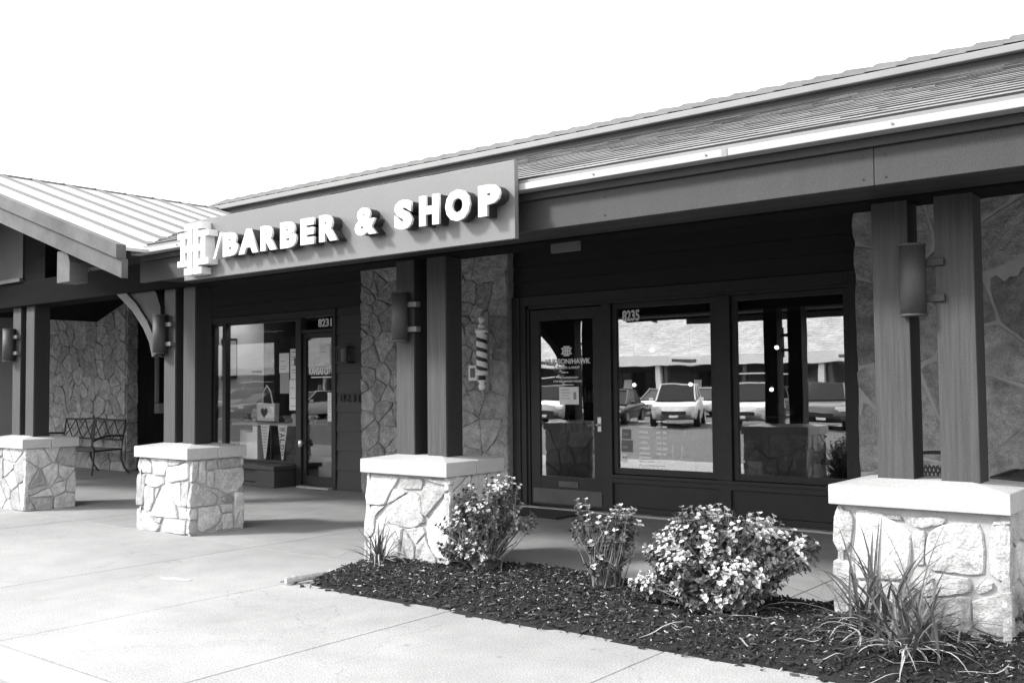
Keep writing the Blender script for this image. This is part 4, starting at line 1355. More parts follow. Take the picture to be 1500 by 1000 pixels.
def grass_clump(label, c, nb, L0, L1, spread, ndry, R_=0.06, w0=0.0065, name='grass_clump'):
    t = thing(name, label, 'ornamental grass', c, 'strappy grass clumps in the mulch bed')
    for k in range(nb):
        az = R4.uniform(0, 2 * math.pi)
        lean = abs(R4.gauss(0, spread))
        o = (c[0] + R4.gauss(0, R_), c[1] + R4.gauss(0, R_ * 0.7), c[2])
        L_ = R4.uniform(L0, L1)
        pts = blade_pts(o, az, L_, min(lean, 1.1), R4.uniform(0.5, 1.9))
        for p in pts:
            p.z = max(p.z, bed_h(p.x, p.y) + 0.004)
        b = MB()
        w_ = w0 * R4.uniform(0.7, 1.15)
        ribbon(b, pts, [w_ * q for q in (0.7, 0.95, 1.0, 1.0, 0.9, 0.7, 0.42, 0.05)])
        b.build('blade', M_BLADE, t)
    for k in range(ndry):
        az = R4.uniform(math.pi * 0.9, math.pi * 2.1)
        o = (c[0] + R4.gauss(0, R_), c[1] + R4.gauss(0, R_ * 0.5) - 0.03, c[2] + R4.uniform(0.0, 0.05))
        pts = blade_pts(o, az, R4.uniform(0.22, 0.42), R4.uniform(0.8, 1.35), R4.uniform(0.8, 2.2), 9)
        for i, p in enumerate(pts):
            p.z = max(p.z, bed_h(p.x, p.y) + 0.012)
            p.x += 0.012 * math.sin(i * 0.9 + k)
        b = MB()
        w_ = R4.uniform(0.004, 0.0075)
        ribbon(b, pts, [w_ * q for q in (0.8, 1, 1, 1, 1, 0.9, 0.7, 0.5, 0.1)], fold=0.6)
        b.build('dry_blade', M_DRY, t)
    return t


grass_clump('small dark grass tuft in front of the pier at the bed\'s left end', (-5.98, 5.72, 0.07), 42, 0.2, 0.42, 0.75, 8, 0.035, 0.0075)
grass_clump('tall arching grass clump against the nearest pier, its blades reaching furthest left', (-1.88, 5.60, 0.10), 85, 0.34, 0.70, 0.85, 10, 0.08, 0.0095)
grass_clump('grass clump at the bottom right with bleached blades sprawling over the mulch', (-1.60, 5.30, 0.10), 80, 0.28, 0.58, 0.9, 16, 0.07, 0.0095)
tg = thing('stray_blades', 'loose pale dry grass blades lying on the mulch before the nearest pier', 'dry grass', (-2.6, 5.35, 0.08))
for k in range(17):
    x, y = R4.uniform(-3.1, -1.2), R4.uniform(5.02, 5.75)
    az = R4.uniform(-0.9, 0.9) + R4.choice((0, math.pi))
    pts = []
    L_ = R4.uniform(0.08, 0.32)
    curv = R4.gauss(0, 0.8)
    for i in range(8):
        pts.append(Vector((x, y, bed_h(x, y) + 0.022 + 0.01 * math.sin(i))))
        x += math.cos(az) * L_ / 7
        y += math.sin(az) * L_ / 7
        az += curv / 7
    b = MB()
    w_ = R4.uniform(0.003, 0.0065)
    ribbon(b, pts, [w_ * q for q in (0.5, 1, 1, 1, 1, 1, 0.7, 0.2)], fold=0.5)
    b.build('blade', M_DRY, tg)


def leaf(b, o, d, up_, L_, W_, mi):
    """ovate leaf folded along the midrib"""
    s_ = d.cross(up_)
    if s_.length < 1e-3:
        s_ = Vector((1, 0, 0))
    s_.normalize()
    u = s_.cross(d).normalized()
    n = len(b.v)
    mid = [o, o + d * L_ * 0.5 - u * L_ * 0.04, o + d * L_ - u * L_ * 0.16]
    b.v += [mid[0], mid[1], mid[2],
            o + d * L_ * 0.28 + s_ * W_ * 0.42 + u * W_ * 0.16, o + d * L_ * 0.68 + s_ * W_ * 0.40 + u * W_ * 0.06,
            o + d * L_ * 0.28 - s_ * W_ * 0.42 + u * W_ * 0.16, o + d * L_ * 0.68 - s_ * W_ * 0.40 + u * W_ * 0.06]
    b.f += [(n, n + 3, n + 1), (n + 3, n + 4, n + 1), (n + 1, n + 4, n + 2), (n, n + 1, n + 5), (n + 5, n + 1, n + 6), (n + 1, n + 2, n + 6)]
    b.m += [mi] * 6


def shrub(label, base, lobes, ntips, L_, pale, R, seg=0.85, stems_visible=0, bare=0):
    """lobes: (dx, dy, dz, rx, ry, rz, weight); shoots run from the base to the lobe surfaces, leaves along them, pale leaves at the shoot tips"""
    t = thing('shrub', label, 'shrub', base, 'leafy shrubs in the mulch bed')
    B = Vector(base)
    wood = MB()
    fol = MB()
    tw = sum(l[6] for l in lobes)
    nleafobj = 0
    for k in range(ntips):
        q = R.uniform(0, tw)
        for l in lobes:
            q -= l[6]
            if q <= 0:
                break
        th, cz = R.uniform(0, 2 * math.pi), R.uniform(-0.75, 1)
        sr = math.sqrt(1 - cz * cz)
        n_ = Vector((sr * math.cos(th), sr * math.sin(th), cz))
        rr = R.uniform(0.82, 1.07) if R.random() < 0.8 else R.uniform(0.4, 0.85)
        c = B + Vector(l[:3])
        tip = c + Vector((n_.x * l[3], n_.y * l[4], n_.z * l[5])) * rr
        tip.z = max(tip.z, 0.11)
        start = B + Vector((R.gauss(0, 0.045), R.gauss(0, 0.04), 0))
        midp = start.lerp(tip, 0.5) + Vector((0, 0, 0.06 * (1 - abs(cz)))) + Vector((R.gauss(0, .03), R.gauss(0, .03), R.gauss(0, .02)))
        pts = [start, start.lerp(midp, 0.6), midp, midp.lerp(tip, 0.55), tip]
        wood.tube(pts, [0.006, 0.005, 0.004, 0.003, 0.002], 4)
        d_out = (tip - midp).normalized()
        # foliage on the outer part of the shoot
        path = (tip - midp)
        npair = R.randint(3, 5)
        for i in range(npair):
            s_ = 1 - i * 0.14 - R.uniform(0, 0.05)
            o = midp + path * s_
            a0 = R.uniform(0, 6.28)
            for j in range(R.choice((2, 3, 3))):
                a = a0 + j * 2 * math.pi / 3 + R.gauss(0, 0.3)
                side = d_out.orthogonal().normalized()
                side = Matrix.Rotation(a, 3, d_out) @ side
                dd = (side * 0.9 + d_out * (0.25 + 0.35 * (i == 0)) + n_ * 0.25 + Vector((0, 0, 0.12))).normalized()
                upv = (n_ + Vector((0, 0, 0.9)) + Vector((R.gauss(0, .25), R.gauss(0, .25), 0))).normalized()
                isp = (i <= 1 and noise.noise(o * 5.5) > -0.12 and R.random() < pale * (0.55 + 0.45 * max(0, cz + 0.5))) and (n_.z > -0.2)
                leaf(fol, o, dd, upv, L_ * R.uniform(0.7, 1.15) * (0.8 if i == 0 else 1.0), L_ * R.uniform(0.68, 0.9), 1 if isp else 0)
    for k in range(bare):
        a = R.uniform(0, 6.28)
        hgt = R.uniform(0.2, 0.5)
        e = B + Vector((math.cos(a) * R.uniform(.08, .32), math.sin(a) * R.uniform(.05, .2), hgt))
        s0 = B + Vector((R.gauss(0, 0.03), R.gauss(0, .03), 0))
        wood.tube([s0, s0.lerp(e, .5) + Vector((0, 0, 0.04)), e], [0.008, 0.006, 0.004], 5)
    wood.build('twigs', M_TWIG, t)
    fol.build('foliage', [M_LEAF, M_LEAFL], t, kind='stuff')
    return t


RS = random.Random(5)
shrub('wide round shrub with pale tipped leaves, largest of the three in the bed', (-2.93, 5.78, 0.06),
      [(-0.10, 0, 0.52, 0.25, 0.22, 0.15, 2.4), (0.22, 0.03, 0.53, 0.17, 0.2, 0.11, 1.3), (0.44, 0.02, 0.42, 0.18, 0.18, 0.13, 1.5), (-0.34, -0.05, 0.38, 0.16, 0.2, 0.13, 1.4),
       (-0.14, -0.14, 0.27, 0.26, 0.18, 0.13, 2.2), (0.20, -0.10, 0.26, 0.26, 0.2, 0.15, 2.2), (0.04, -0.06, 0.42, 0.12, 0.18, 0.09, 0.8), (-0.46, -0.14, 0.15, 0.13, 0.12, 0.07, 0.9), (0.0, -0.12, 0.12, 0.32, 0.15, 0.09, 2.2)], 860, 0.038, 0.95, RS)
shrub('medium loose shrub hiding the corner of the left pier, pale blossom-like leaf tips', (-5.05, 5.98, 0.05),
      [(0.02, 0, 0.50, 0.27, 0.24, 0.22, 4), (0.16, 0.0, 0.68, 0.16, 0.14, 0.10, 1.4), (-0.16, -0.05, 0.30, 0.26, 0.22, 0.22, 2.6), (-0.28, -0.08, 0.16, 0.14, 0.14, 0.10, 0.9), (-0.02, -0.10, 0.15, 0.2, 0.14, 0.10, 1.8), (0.34, 0.05, 0.44, 0.12, 0.12, 0.06, 0.5)],
      300, 0.036, 0.85, RS, bare=16)
shrub('small sparse shrub with bare twigs showing, between the two fuller ones', (-3.88, 5.90, 0.05),
      [(-0.14, 0, 0.44, 0.15, 0.14, 0.15, 1.6), (0.16, 0, 0.46, 0.12, 0.12, 0.17, 1.7), (0.0, 0, 0.28, 0.20, 0.16, 0.10, 1.0), (-0.20, 0, 0.60, 0.07, 0.07, 0.05, 0.35), (0.0, -0.03, 0.20, 0.15, 0.12, 0.08, 1.3)],
      84, 0.037, 0.95, RS, bare=14)
# a few leaves of a low plant at the far right of the bed
shrub('low clump of pale leaves at the right picture edge beside the nearest pier', (-1.13, 6.05, 0.06), [(0.0, 0, 0.24, 0.10, 0.1, 0.12, 1)], 26, 0.036, 0.9, RS)

# ================================================================== INSIDE THE BARBER SHOP


def barber_chair(label, loc, rz):
    t = thing('barber_chair', label, 'barber chair', loc, 'barber chairs inside the shop')
    M0 = Matrix.Translation(loc) @ Matrix.Rotation(rz, 4, 'Z')

    def bb(name, a, b_, m, bev=0.02):
        q = MB().box(a, b_, M=M0)
        return q.build(name, m, t, bevel=bev)
    bb('seat', (-0.27, -0.27, 0.46), (0.27, 0.27, 0.60), M_LEATH, 0.04)
    q = MB().box((-0.27, 0.20, 0.58), (0.27, 0.34, 1.12), M=M0 @ Matrix.Rotation(-0.12, 4, 'X'))
    q.build('backrest', M_LEATH, t, bevel=0.04)
    q = MB().box((-0.13, 0.24, 1.14), (0.13, 0.33, 1.28), M=M0 @ Matrix.Rotation(-0.12, 4, 'X'))
    q.build('headrest', M_LEATH, t, bevel=0.03)
    for s_ in (-1, 1):
        bb('armrest', (s_ * 0.36 - 0.055, -0.24, 0.72), (s_ * 0.36 + 0.055, 0.24, 0.79), M_LEATH, 0.02)
        q = MB().tube([M0 @ Vector((s_ * 0.33, -0.2, 0.73)), M0 @ Vector((s_ * 0.33, -0.22, 0.5)), M0 @ Vector((s_ * 0.25, 0.0, 0.47)), M0 @ Vector((s_ * 0.33, 0.2, 0.73))], 0.016, 6)
        q.build('arm_frame', M_CHROME, t)
    q = MB().cyl(M0 @ Vector((0, 0, 0.02)), M0 @ Vector((0, 0, 0.06)), 0.30, 0.28, 24).cyl(M0 @ Vector((0, 0, 0.06)), M0 @ Vector((0, 0, 0.46)), 0.06, 0.05, 16)
    q.build('base', M_CHROME, t)
    bb('footrest', (-0.085, -0.62, 0.26), (0.085, -0.57, 0.60), M_POLEW, 0.01)
    bb('footrest_arm', (-0.03, -0.58, 0.28), (0.03, -0.2, 0.34), M_CHROME, 0.005)
    return t


barber_chair('black padded barber chair just inside the right-hand shop window, left of the two', (-5.05, 11.4, 0), 0.05)
barber_chair('black padded barber chair just inside the right-hand shop window, right of the two', (-4.2, 11.4, 0), -0.05)
barber_chair('black padded barber chair inside the window with the price list, left of the two', (-6.68, 11.4, 0), 0.05)
barber_chair('black padded barber chair inside the window with the price list, right of the two', (-5.87, 11.4, 0), -0.05)
for i, x in enumerate((-6.5, -5.3, -4.1)):
    t = thing('mirror_station', ['framed mirror on the back wall, leftmost of three', 'framed mirror on the back wall, middle of three', 'framed mirror on the back wall, rightmost of three'][i], 'mirror', (x - 2, 15.9, 1.0))
    bx('frame', (x - 2.4, 15.93, 0.9), (x - 1.6, 15.99, 2.1), M_FASC, t, bevel=0.01)
    bx('mirror_glass', (x - 2.34, 15.92, 0.96), (x - 1.66, 15.929, 2.04), M_CHROME, t)
M_BULB = emit('lit_globe', 1.0, 4)
for i, (x, y, z) in enumerate(((-7.2, 12.2, 1.99), (-6.6, 12.2, 1.50), (-7.75, 12.6, 1.50), (-5.25, 12.0, 1.96), (-5.6, 12.6, 1.42), (-6.15, 12.4, 1.45))):
    t = thing('globe_lamp', ['higher lit globe lamp inside the window with the price list', 'lower right lit globe lamp inside the window with the price list', 'lower left lit globe lamp inside the window with the price list', 'higher lit globe lamp inside the right-hand shop window', 'lower middle lit globe lamp inside the right-hand shop window', 'lower left lit globe lamp inside the right-hand shop window'][i], 'lamp', (x, y, z), 'lit globes inside the barber shop')
    MB().lathe([(0.0, -0.028), (0.02, -0.02), (0.028, 0), (0.02, 0.02), (0.0, 0.028)], (x, y, z), 14).build('globe', M_BULB, t, smooth=True)
    MB().cyl((x, y, z + 0.025), (x, y, 2.95), 0.006, n=6).build('cord', M_BLACK, t)
# product shelves behind the door
t = thing('product_shelf', 'dark shelf unit of bottles seen through the barber shop door', 'shelf', (-7.45, 10.9, 0))
for z in (0.45, 0.85, 1.25):
    bx('shelf', (-8.3 + 0.45, 10.75, z), (-6.9, 11.05, z + 0.03), M_FASC, t)
bx('side_panel', (-6.9, 10.75, 0.02), (-6.87, 11.05, 1.6), M_DARK, t)
bx('back_panel', (-7.86, 11.05, 0.02), (-6.87, 11.07, 1.6), M_DARK, t)
R5 = random.Random(2)
mb_ = [mat('bottle_dark', 0.06, 0.3, 0.1, 5, 0), mat('bottle_grey', 0.25, 0.3, 0.1, 5, 0), mat('bottle_pale', 0.5, 0.3, 0.1, 5, 0)]
for z in (0.48, 0.88, 1.28):
    x = -7.8
    while x < -6.95:
        h_ = R5.uniform(0.09, 0.2)
        r_ = R5.uniform(0.022, 0.036)
        o = MB().lathe([(0, 0), (r_, 0), (r_, h_ * 0.7), (r_ * 0.4, h_ * 0.8), (r_ * 0.4, h_), (0, h_)], (x, 10.85, z), 10).build('bottle', R5.choice(mb_), None, smooth=False)
        lv = {0.48: 'lowest', 0.88: 'middle', 1.28: 'top'}[z]
        tag(o, 'small bottle standing on the %s dark shelf behind the barber shop door' % lv, 'bottle', 'bottles on the %s barber shop shelf' % lv)
        x += r_ * 2 + R5.uniform(0.01, 0.05)
# notices and stickers on the glass
pn = thing('notice', 'square white notice card taped inside the barber shop door glass', 'notice', (-7.02, YD, 1.37))
bx('sheet', (-7.165, YD - 0.004, 1.27), (-6.875, YD - 0.0005, 1.485), M_PAPER, pn)
b = MB()
for i in range(4):
    b.box((-7.13, YD - 0.0055, 1.445 - i * 0.035), (-7.02 + 0.02 * (i % 2), YD - 0.004, 1.453 - i * 0.035))
b.box((-6.95, YD - 0.0055, 1.33), (-6.91, YD - 0.004, 1.42))
b.build('print', M_INKG, pn)
for (a, c, d, e, lab) in ((-6.26, 0.87, -6.14, 0.985, 'upper pale square sticker'), (-6.27, 0.72, -6.12, 0.86, 'middle grey square sticker'), (-6.28, 0.60, -6.20, 0.70, 'lowest white sticker')):
    s_ = thing('sticker', lab + ' low in the left corner of the window with the price list', 'sticker', (a, YG, c))
    bx('sheet', (a, YG - 0.002, c), (d, YG - 0.0003, e), M_PAPER if 'white' in lab else M_SCAP, s_)
    b = MB()
    b.box((a + 0.02, YG - 0.0032, c + 0.045), (a + 0.05, YG - 0.002, c + 0.07)).box((a + 0.055, YG - 0.0032, c + 0.045), (min(a + 0.085, d - 0.004), YG - 0.002, c + 0.07))
    b.build('print', M_INKG, s_)

# ================================================================== GIFT SHOP WINDOW
bx('white_side_wall', (-14.325, 9.98, 0.98), (-14.30, 10.90, 2.93), M_ROOMW, bld)
pc = thing('framed_picture', 'dark framed picture on the white wall inside the gift shop window', 'picture', (-14.4, 11.15, 1.9))
bx('frame', (-14.298, 10.03, 1.68), (-14.27, 10.33, 2.36), M_BLACK, pc, bevel=0.006)
bx('print', (-14.2695, 10.06, 1.72), (-14.266, 10.30, 2.32), M_INKG, pc)
cl = thing('ceiling_light', 'lit flat ceiling light inside the gift shop', 'ceiling light', (-13.2, 10.7, 2.9))
bx('light_panel', (-14.1, 10.1, 2.93), (-13.2, 10.45, 2.945), emit('lit_panel', 1.0, 6.0), cl)
nt_ = [(-12.585, 1.74, -12.345, 2.05, 'letter-size notice taped at the right of the gift shop window, upper left of four', M_PAPER),
       (-12.315, 1.64, -12.085, 2.11, 'tall notice with a dark figure taped beside the gift shop door frame', M_PAPER),
       (-12.335, 1.16, -12.095, 1.632, 'long pale notice below the one with the dark figure', M_PAPER),
       (-12.565, 1.42, -12.345, 1.732, 'greyer notice below the letter-size one in the gift shop window', M_GUT),
       (-11.63, 1.87, -11.40, 2.17, 'white notice at the top of the gift shop door glass', M_PAPER),
       (-11.37, 1.93, -11.345, 2.22, 'narrow strip notice at the top right edge of the gift shop door glass', M_GUT),
       (-11.45, 1.00, -11.345, 1.43, 'tall narrow white notice low on the gift shop door glass', M_PAPER)]
for i, (a, c, d, e, lab, m_) in enumerate(nt_):
    yy = (YG if i < 4 else YD)
    s_ = thing('notice', lab, 'notice', (a, yy, c))
    bx('sheet', (a, yy - 0.003, c), (d, yy - 0.0005, e), m_, s_)
    b = MB()
    rr_ = random.Random(i)
    z = e - 0.05
    while z > c + 0.05:
        if rr_.random() < 0.5:
            b.box((a + 0.03, yy - 0.0042, z), (a + 0.03 + (d - a - 0.06) * rr_.uniform(0.5, 1), yy - 0.003, z + 0.008))
        z -= 0.04
    if i == 1:
        b.box(((a + d) / 2 - 0.02, yy - 0.0046, 1.85), ((a + d) / 2 + 0.03, yy - 0.003, 1.97))
    if b.v:
        b.build('print', M_INKG if i != 1 else M_INK, s_)
# display shelf with things on it
sh_ = thing('display_shelf', 'low pale display shelf running across the gift shop window', 'shelf', (-13.2, 10.3, 0.9))
bx('shelf_board', (-14.1, 10.1, 0.90), (-12.15, 10.5, 0.935), M_GUT, sh_)
bx('rail', (-14.27, 10.08, 0.955), (-12.9, 10.10, 0.975), M_BLACK, sh_)
for x in (-14.05, -13.1, -12.2):
    bx('leg', (x, 10.12, 0.36), (x + 0.03, 10.15, 0.90), M_BLACK, sh_)
bx('display_floor', (-14.25, F + 0.13, 0.28), (-12.13, 11.2, 0.335), M_ROOMF, bld)
# tote bag with a heart
tb = thing('tote_bag', 'white tote bag printed with a dark heart standing in the gift shop window', 'bag', (-13.3, 10.2, 0.94))
b = MB().prism([(-13.50, 0.936), (-13.06, 0.936), (-13.04, 1.26), (-13.24, 1.25), (-13.52, 1.27)], 10.16, 10.26)
b.build('bag_body', M_PAPER, tb, bevel=0.01)
MB().tube([(-13.42, 10.2, 1.25), (-13.38, 10.2, 1.45), (-13.30, 10.2, 1.55), (-13.20, 10.2, 1.45), (-13.14, 10.2, 1.25)], 0.012, 6).build('handle', M_PAPER, tb)
hp = []
for i in range(20):
    a = 2 * math.pi * i / 20
    hp.append((-13.31 + 0.0062 * 16 * math.sin(a) ** 3 * 0.9, 1.11 + 0.006 * (13 * math.cos(a) - 5 * math.cos(2 * a) - 2 * math.cos(3 * a) - math.cos(4 * a))))
MB().prism(hp, 10.155, 10.159).build('heart_print', M_INK, tb)
for (xc, xw, lab, txt) in ((-13.11, 0.115, 'pale pennant hanging point-down, left of the two in the gift shop window', None), (-12.67, 0.115, 'pennant lettered WALDO hanging point-down, right of the two in the gift shop window', 'WALDO')):
    pn = thing('pennant', lab, 'pennant', (xc, 10.02, 0.92))
    MB().prism([(xc - xw, 0.92), (xc + xw, 0.92), (xc + 0.02, 0.37), (xc - 0.02, 0.37)], 10.02, 10.028).build('cloth', M_PAPER, pn)
    if txt:
        for i, ch in enumerate(txt):
            z = 0.885 - i * 0.094
            wv = xw * (1 - i * 0.17) * 0.75
            o = text_obj('lettering', ch, -1, 1, -1, 1, 0, 0.002, M_INK, None, 0.02)
            me = o.data
            for v in me.vertices:      # letters read top to bottom, turned a quarter
                lx, lz = v.co.x, v.co.z
                v.co = Vector((xc + lz * wv, 10.018 + v.co.y, z - 0.035 - lx * 0.038))
            for v in me.vertices:
                v.co -= Vector((xc, 10.02, 0.92))
            o.parent = pn
    else:
        b = MB()
        for i in range(9):
            z = 0.88 - i * 0.047
            wv = xw * (1 - i * 0.085) * 0.62
            b.box((xc - wv, 10.016, z - 0.012), (xc + wv * rnd.uniform(0.4, 1), 10.0195, z))
        b.build('print', M_INKG, pn)
for (a, c, d, e, y_, lab) in ((-14.15, 0.336, -13.85, 0.80, 10.3, 'wide white box on the gift shop window floor, left of the boxes'), (-13.80, 0.336, -13.59, 0.78, 10.15, 'square white box on the gift shop window floor'), (-13.54, 0.336, -13.42, 0.88, 10.1, 'tall narrow white box on the gift shop window floor')):
    t = thing('display_box', lab, 'box', (a, y_, c))
    bx('carton', (a, y_, c), (d, y_ + 0.15, e), M_PAPER, t, bevel=0.006)
    bx('lid', (a - 0.004, y_ - 0.004, e + 0.0005), (d + 0.004, y_ + 0.154, e + 0.02), M_GUT, t, bevel=0.003)
R6 = random.Random(8)
for i in range(9):
    x = -13.95 + i * 0.21
    if -13.55 < x < -12.98:
        continue
    h_ = R6.uniform(0.12, 0.26)
    o = MB().lathe([(0, 0), (0.05, 0), (0.045, h_ * 0.4), (0.07, h_ * 0.7), (0.06, h_), (0, h_)], (x, 10.3, 0.936), 12).build('vase', R6.choice(mb_), None, smooth=False)
    tag(o, 'small vase on the display shelf in the gift shop window, %s' % ('left of the tote bag' if x < -13.3 else 'right of the tote bag'), 'vase', 'vases %s of the tote bag' % ('left' if x < -13.3 else 'right'))
t = thing('flower_bowl', 'pale round bouquet in a shallow dish behind the gift shop door glass', 'bouquet', (-11.8, 10.6, 0.9))
b = MB()
for k in range(26):
    a, e_ = R6.uniform(0, 6.28), R6.uniform(0, 1.5)
    c = Vector((-11.80 + 0.10 * math.cos(a) * math.cos(e_), 10.6 + 0.1 * math.sin(a) * math.cos(e_), 1.10 + 0.09 * math.sin(e_)))
    b.lathe([(0, -0.022), (0.03, -0.01), (0.034, 0.008), (0.015, 0.022), (0, 0.018)], c, 7)
b.build('blooms', M_PAPER, t)
MB().lathe([(0, 0), (0.12, 0), (0.17, 0.07), (0.15, 0.07), (0.1, 0.02)], (-11.80, 10.6, 0.95), 16).build('dish', M_GUT, t)
bx('stand', (-12.0, 10.45, 0.02), (-11.5, 10.75, 0.949), M_DARK, t)

# ================================================================== ACROSS THE CAR PARK (seen only in the window reflections)
FY = -36.0
fb = thing('far_shop_building', 'low shops with pale shingled roof and white eave reflected in the windows', 'building', (-25, FY, 0))
b = MB()
b.quadmesh([(-95, FY + 0.3, 3.35), (40, FY + 0.3, 3.35), (40, FY - 14, 8.6), (-95, FY - 14, 8.6), (-95, FY - 28, 3.35), (40, FY - 28, 3.35)], [(1, 0, 3, 2), (2, 3, 4, 5)])
rf = b.build('roof', M_FROOF, fb)
b = MB()
for i in range(40):
    y0 = FY + 0.35 - i * 0.36
    z0 = 3.35 + (FY + 0.3 - y0) * (8.6 - 3.35) / 14.3
    b.box((-95, y0 - 0.4, z0 + 0.02), (40, y0, z0 + 0.07))
b.build('shingle_course', M_FROOF, rf, kind='stuff')
bx('eave_fascia', (-95, FY + 0.36, 2.72), (40, FY + 0.5, 3.34), M_FWHITE, fb)
bx('wall', (-95, FY - 3.2, -0.15), (40, FY - 3.0, 3.4), M_FWALL, fb)
for k in range(24):
    x = -92 + k * 5.4
    bx('column', (x + 0.6, FY - 0.2, -0.15), (x + 0.85, FY + 0.12, 2.72), M_FWALL, fb)
    bx('column', (x, FY - 0.2, -0.15), (x + 0.32, FY + 0.12, 2.72), M_FWHITE if k % 3 else M_FWALL, fb)
    wn = bx('window', (x + 0.9, FY - 2.99, 0.3), (x + 3.6, FY - 2.93, 2.4), M_DARK, fb)
    bx('glass', (x + 1.0, FY - 2.93, 0.4), (x + 3.5, FY - 2.92, 2.3), M_CARGL, wn)
    if k % 2:
        bx('sign_board', (x + 1.2, FY + 0.5, 2.78), (x + 3.4, FY + 0.56, 3.28), M_POLEW, fb)
        bx('sign_lettering', (x + 1.4, FY + 0.561, 2.92), (x + 3.1, FY + 0.57, 3.12), M_INK, fb)
    if k % 3 == 0:
        bx('awning', (x + 0.8, FY + 0.1, 2.05), (x + 3.8, FY + 1.1, 2.12), M_POLEW, fb)
    bx('poster', (x + 1.1, FY - 2.91, 0.9), (x + 1.7, FY - 2.905, 1.8), M_POLEW, fb)
bx('walk', (-95, FY - 3.0, -0.15), (40, FY + 1.6, 0.0), M_KERB, fb)

# lamp standards and young trees between the parking rows
for i, (x, y) in enumerate(((-21.0, -21.5), (-12.2, -21.5), (-33.0, -21.5))):
    t = thing('lamp_standard', ['pale car park lamp post near the middle of the window reflections', 'pale car park lamp post at the right of the window reflections', 'pale car park lamp post far left in the reflections'][i], 'lamp post', (x, y, -0.15), 'car park lamp posts')
    MB().cyl((x, y, -0.15), (x, y, 0.5), 0.22, n=12).build('base', M_FWHITE, t)
    MB().cyl((x, y, 0.5), (x, y, 4.6), 0.06, 0.045, n=10).build('pole', M_FWHITE, t)
    MB().lathe([(0, -0.2), (0.16, -0.1), (0.2, 0.08), (0.1, 0.2), (0, 0.24)], (x, y, 4.7), 12).build('lantern', M_FWHITE, t)
RT = random.Random(77)
for i, (x, y) in enumerate(((-29.5, -22.5), (-12.0, -22.4), (-34.5, -22.6), (-44.0, -22.5))):
    t = thing('young_tree', ['young tree by the car park island left of the reflected white suv', 'young tree at the right of the window reflections', 'young tree far left in the window reflections', 'young tree reflected in the gift shop window'][i], 'tree', (x, y, -0.15), 'car park trees')
    MB().tube([(x, y, -0.15), (x + 0.05, y, 1.0), (x, y + 0.03, 2.2)], [0.09, 0.07, 0.04], 8).build('trunk', M_TWIG, t)
    b = MB()
    for k in range(900):
        a, c_ = RT.uniform(0, 6.28), RT.uniform(-1, 1)
        rr = RT.uniform(0.45, 1.0) * (1 + 0.25 * math.sin(3 * a + i))
        s_ = math.sqrt(1 - c_ * c_)
        o = Vector((x + 1.05 * rr * s_ * math.cos(a), y + 1.05 * rr * s_ * math.sin(a), 2.35 + 1.0 * rr * c_))
        leaf(b, o, Vector((RT.gauss(0, 1), RT.gauss(0, 1), RT.gauss(0, .6))).normalized(), Vector((RT.gauss(0, .4), RT.gauss(0, .4), 1)), 0.16, 0.11, 0)
    b.build('crown', M_LEAF, t, kind='stuff')

CARS = [('parked_suv', 'white', 1), ('parked_sedan', 'dark', 0)]
PAINT = {'white': mat('paint_white', 0.75, 0.25, 0.02, 2, 0), 'silver': mat('paint_silver', 0.40, 0.25, 0.03, 2, 0), 'dark': mat('paint_dark', 0.04, 0.2, 0.03, 2, 0), 'grey': mat('paint_grey', 0.14, 0.22, 0.03, 2, 0)}
M_LAMPC = mat('lamp_lens', 0.8, 0.15, 0.02, 3, 0)


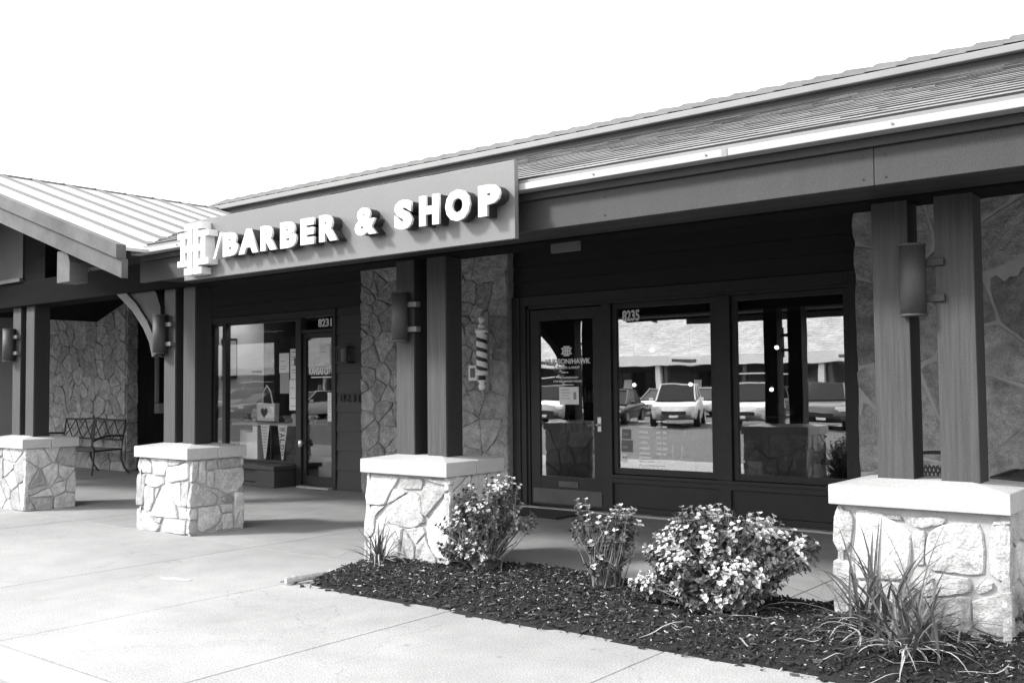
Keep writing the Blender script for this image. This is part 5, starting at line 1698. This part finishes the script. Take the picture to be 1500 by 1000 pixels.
def car(label, x, y, rz, paint, suv):
    t = thing('parked_car', label, 'car', (x, y, -0.15), 'cars parked across the car park')
    M0 = Matrix.Translation((x, y, -0.15)) @ Matrix.Rotation(rz, 4, 'Z')
    hw = 0.92 if suv else 0.88
    zh = 1.66 if suv else 1.44
    zb = 1.06 if suv else 0.92

    def loft(secs, name, m, bev=0.0):
        q = MB()
        n = len(secs[0])
        for s_ in secs:
            for p in s_:
                q.v.append(M0 @ Vector(p))
        for i in range(len(secs) - 1):
            for k in range(n):
                q.f.append((i * n + k, i * n + (k + 1) % n, (i + 1) * n + (k + 1) % n, (i + 1) * n + k))
                q.m.append(0)
        q.f += [tuple(range(n)), tuple((len(secs) - 1) * n + k for k in range(n - 1, -1, -1))]
        q.m += [0, 0]
        return q.build(name, m, t, smooth=(bev > 0.03), bevel=bev)
    # body: cross-sections along the length (front at +Y)
    L_ = 2.3
    prof = [(-L_, 0.45, zb - 0.12, 0.80), (-L_ + 0.12, 0.28, zb, 0.93), (-1.4, 0.24, zb + 0.02, 1.0), (0, 0.24, zb, 1.0), (1.0, 0.24, zb - 0.04, 1.0), (1.9, 0.28, zb - 0.14, 0.96), (2.2, 0.36, zb - 0.24, 0.86), (2.3, 0.45, zb - 0.38, 0.72)]
    secs = []
    for (yy, zl, zt_, ws) in prof:
        W_ = hw * ws
        secs.append([(-W_ * 0.93, yy, zl), (W_ * 0.93, yy, zl), (W_, yy, (zl + zt_) / 2), (W_ * 0.96, yy, zt_ - 0.08), (W_ * 0.86, yy, zt_), (-W_ * 0.86, yy, zt_), (-W_ * 0.96, yy, zt_ - 0.08), (-W_, yy, (zl + zt_) / 2)])
    loft(secs, 'body', PAINT[paint], 0.06)
    yr, yf = (-2.1, 0.45) if suv else (-1.35, 0.4)
    cab = []
    for (yy, zt_, ws) in ((yr - 0.08, zb + 0.0, 0.86), (yr + 0.35, zh - 0.05, 0.72), (-0.6, zh, 0.72), (yf - 0.1, zh - 0.04, 0.72), (yf + 0.75, zb - 0.03, 0.84)):
        W_ = hw * ws
        cab.append([(-hw * 0.86, yy, zb - 0.06), (hw * 0.86, yy, zb - 0.06), (W_, yy, zt_), (-W_, yy, zt_)])
    loft(cab, 'window', M_CARGL, 0.015)
    q = MB()
    q.box((-hw * 0.70, yr + 0.36, zh - 0.035), (hw * 0.70, yf - 0.12, zh + 0.02), M=M0)
    for s_ in (-1, 1):
        for (ya, yb_, za, zc) in ((yf + 0.72, yf - 0.12, zb - 0.02, zh), (-0.62, -0.58, zb, zh), (yr - 0.06, yr + 0.36, zb, zh - 0.03)):
            q.tube([M0 @ Vector((s_ * hw * 0.85, ya, za)), M0 @ Vector((s_ * hw * 0.715, yb_, zc))], 0.035, 5)
    q.build('roof', PAINT[paint], t)
    for (sx, sy) in ((-1, 1.42), (1, 1.42), (-1, -1.38), (1, -1.38)):
        c0, c1 = M0 @ Vector((sx * (hw - 0.2), sy, 0.34)), M0 @ Vector((sx * (hw + 0.015), sy, 0.34))
        wv_ = MB().cyl(c0, c1, 0.34, n=20).build('wheel', M_TYRE, t)
        MB().cyl(c1 - (c1 - c0) * 0.02, c1 + (c1 - c0) * 0.06, 0.21, n=14).build('rim', M_CHROME, wv_)
    for s_ in (-1, 1):
        MB().box((s_ * 0.68 - 0.16, 2.12, zb - 0.38), (s_ * 0.68 + 0.16, 2.285, zb - 0.24), M=M0).build('headlight', M_LAMPC, t, bevel=0.02)
        MB().box((s_ * 0.70 - 0.12, -2.31, zb - 0.30), (s_ * 0.70 + 0.12, -2.2, zb - 0.12), M=M0).build('tail_light', M_INKG, t, bevel=0.02)
        MB().box((s_ * (hw + 0.08) - 0.08, 0.85, zb - 0.02), (s_ * (hw + 0.08) + 0.08, 0.97, zb + 0.10), M=M0).build('wing_mirror', PAINT[paint], t, bevel=0.02)
    MB().box((-0.45, 2.2, 0.48), (0.45, 2.31, 0.62), M=M0).build('grille', M_BLACK, t)
    MB().box((-0.16, 2.3, 0.38), (0.16, 2.325, 0.47), M=M0).build('number_plate', M_PAPER, t)
    return t


car('white suv parked facing the shops, its front reflected in the window with the price list', -19.7, -15.6, -0.42, 'white', 1)
car('dark sedan parked left of the white suv in the window reflection', -22.9, -15.9, -0.3, 'dark', 0)
car('white suv reflected low in the left part of the right-hand window', -16.6, -15.9, -0.25, 'white', 1)
car('grey suv reflected in the right part of the right-hand window', -13.8, -15.9, -0.3, 'grey', 1)
car('silver sedan reflected at the right edge of the right-hand window', -11.1, -16.0, 0.0, 'silver', 0)
car('silver suv reflected in the barber shop door', -26.0, -15.8, -0.4, 'silver', 1)
car('dark sedan reflected in the gift shop window', -46.5, -15.8, 0.0, 'dark', 0)
car('silver suv reflected in the gift shop window', -49.5, -15.8, 0.05, 'silver', 1)
car('white sedan reflected in the gift shop door', -42.5, -15.9, 0.0, 'white', 0)
for i, (x, y, pcol) in enumerate(((-27, -27, 'silver'), (-24, -27, 'white'), (-21, -27.2, 'grey'), (-16.5, -27, 'white'), (-30, -27, 'dark'))):
    car(['silver sedan in the far row left of the reflected white suv', 'white sedan in the far row behind the reflected white suv', 'grey sedan in the far row near the middle', 'white sedan in the far row at the right', 'dark sedan in the far row at the far left'][i], x, y, 0.0, pcol, 0)
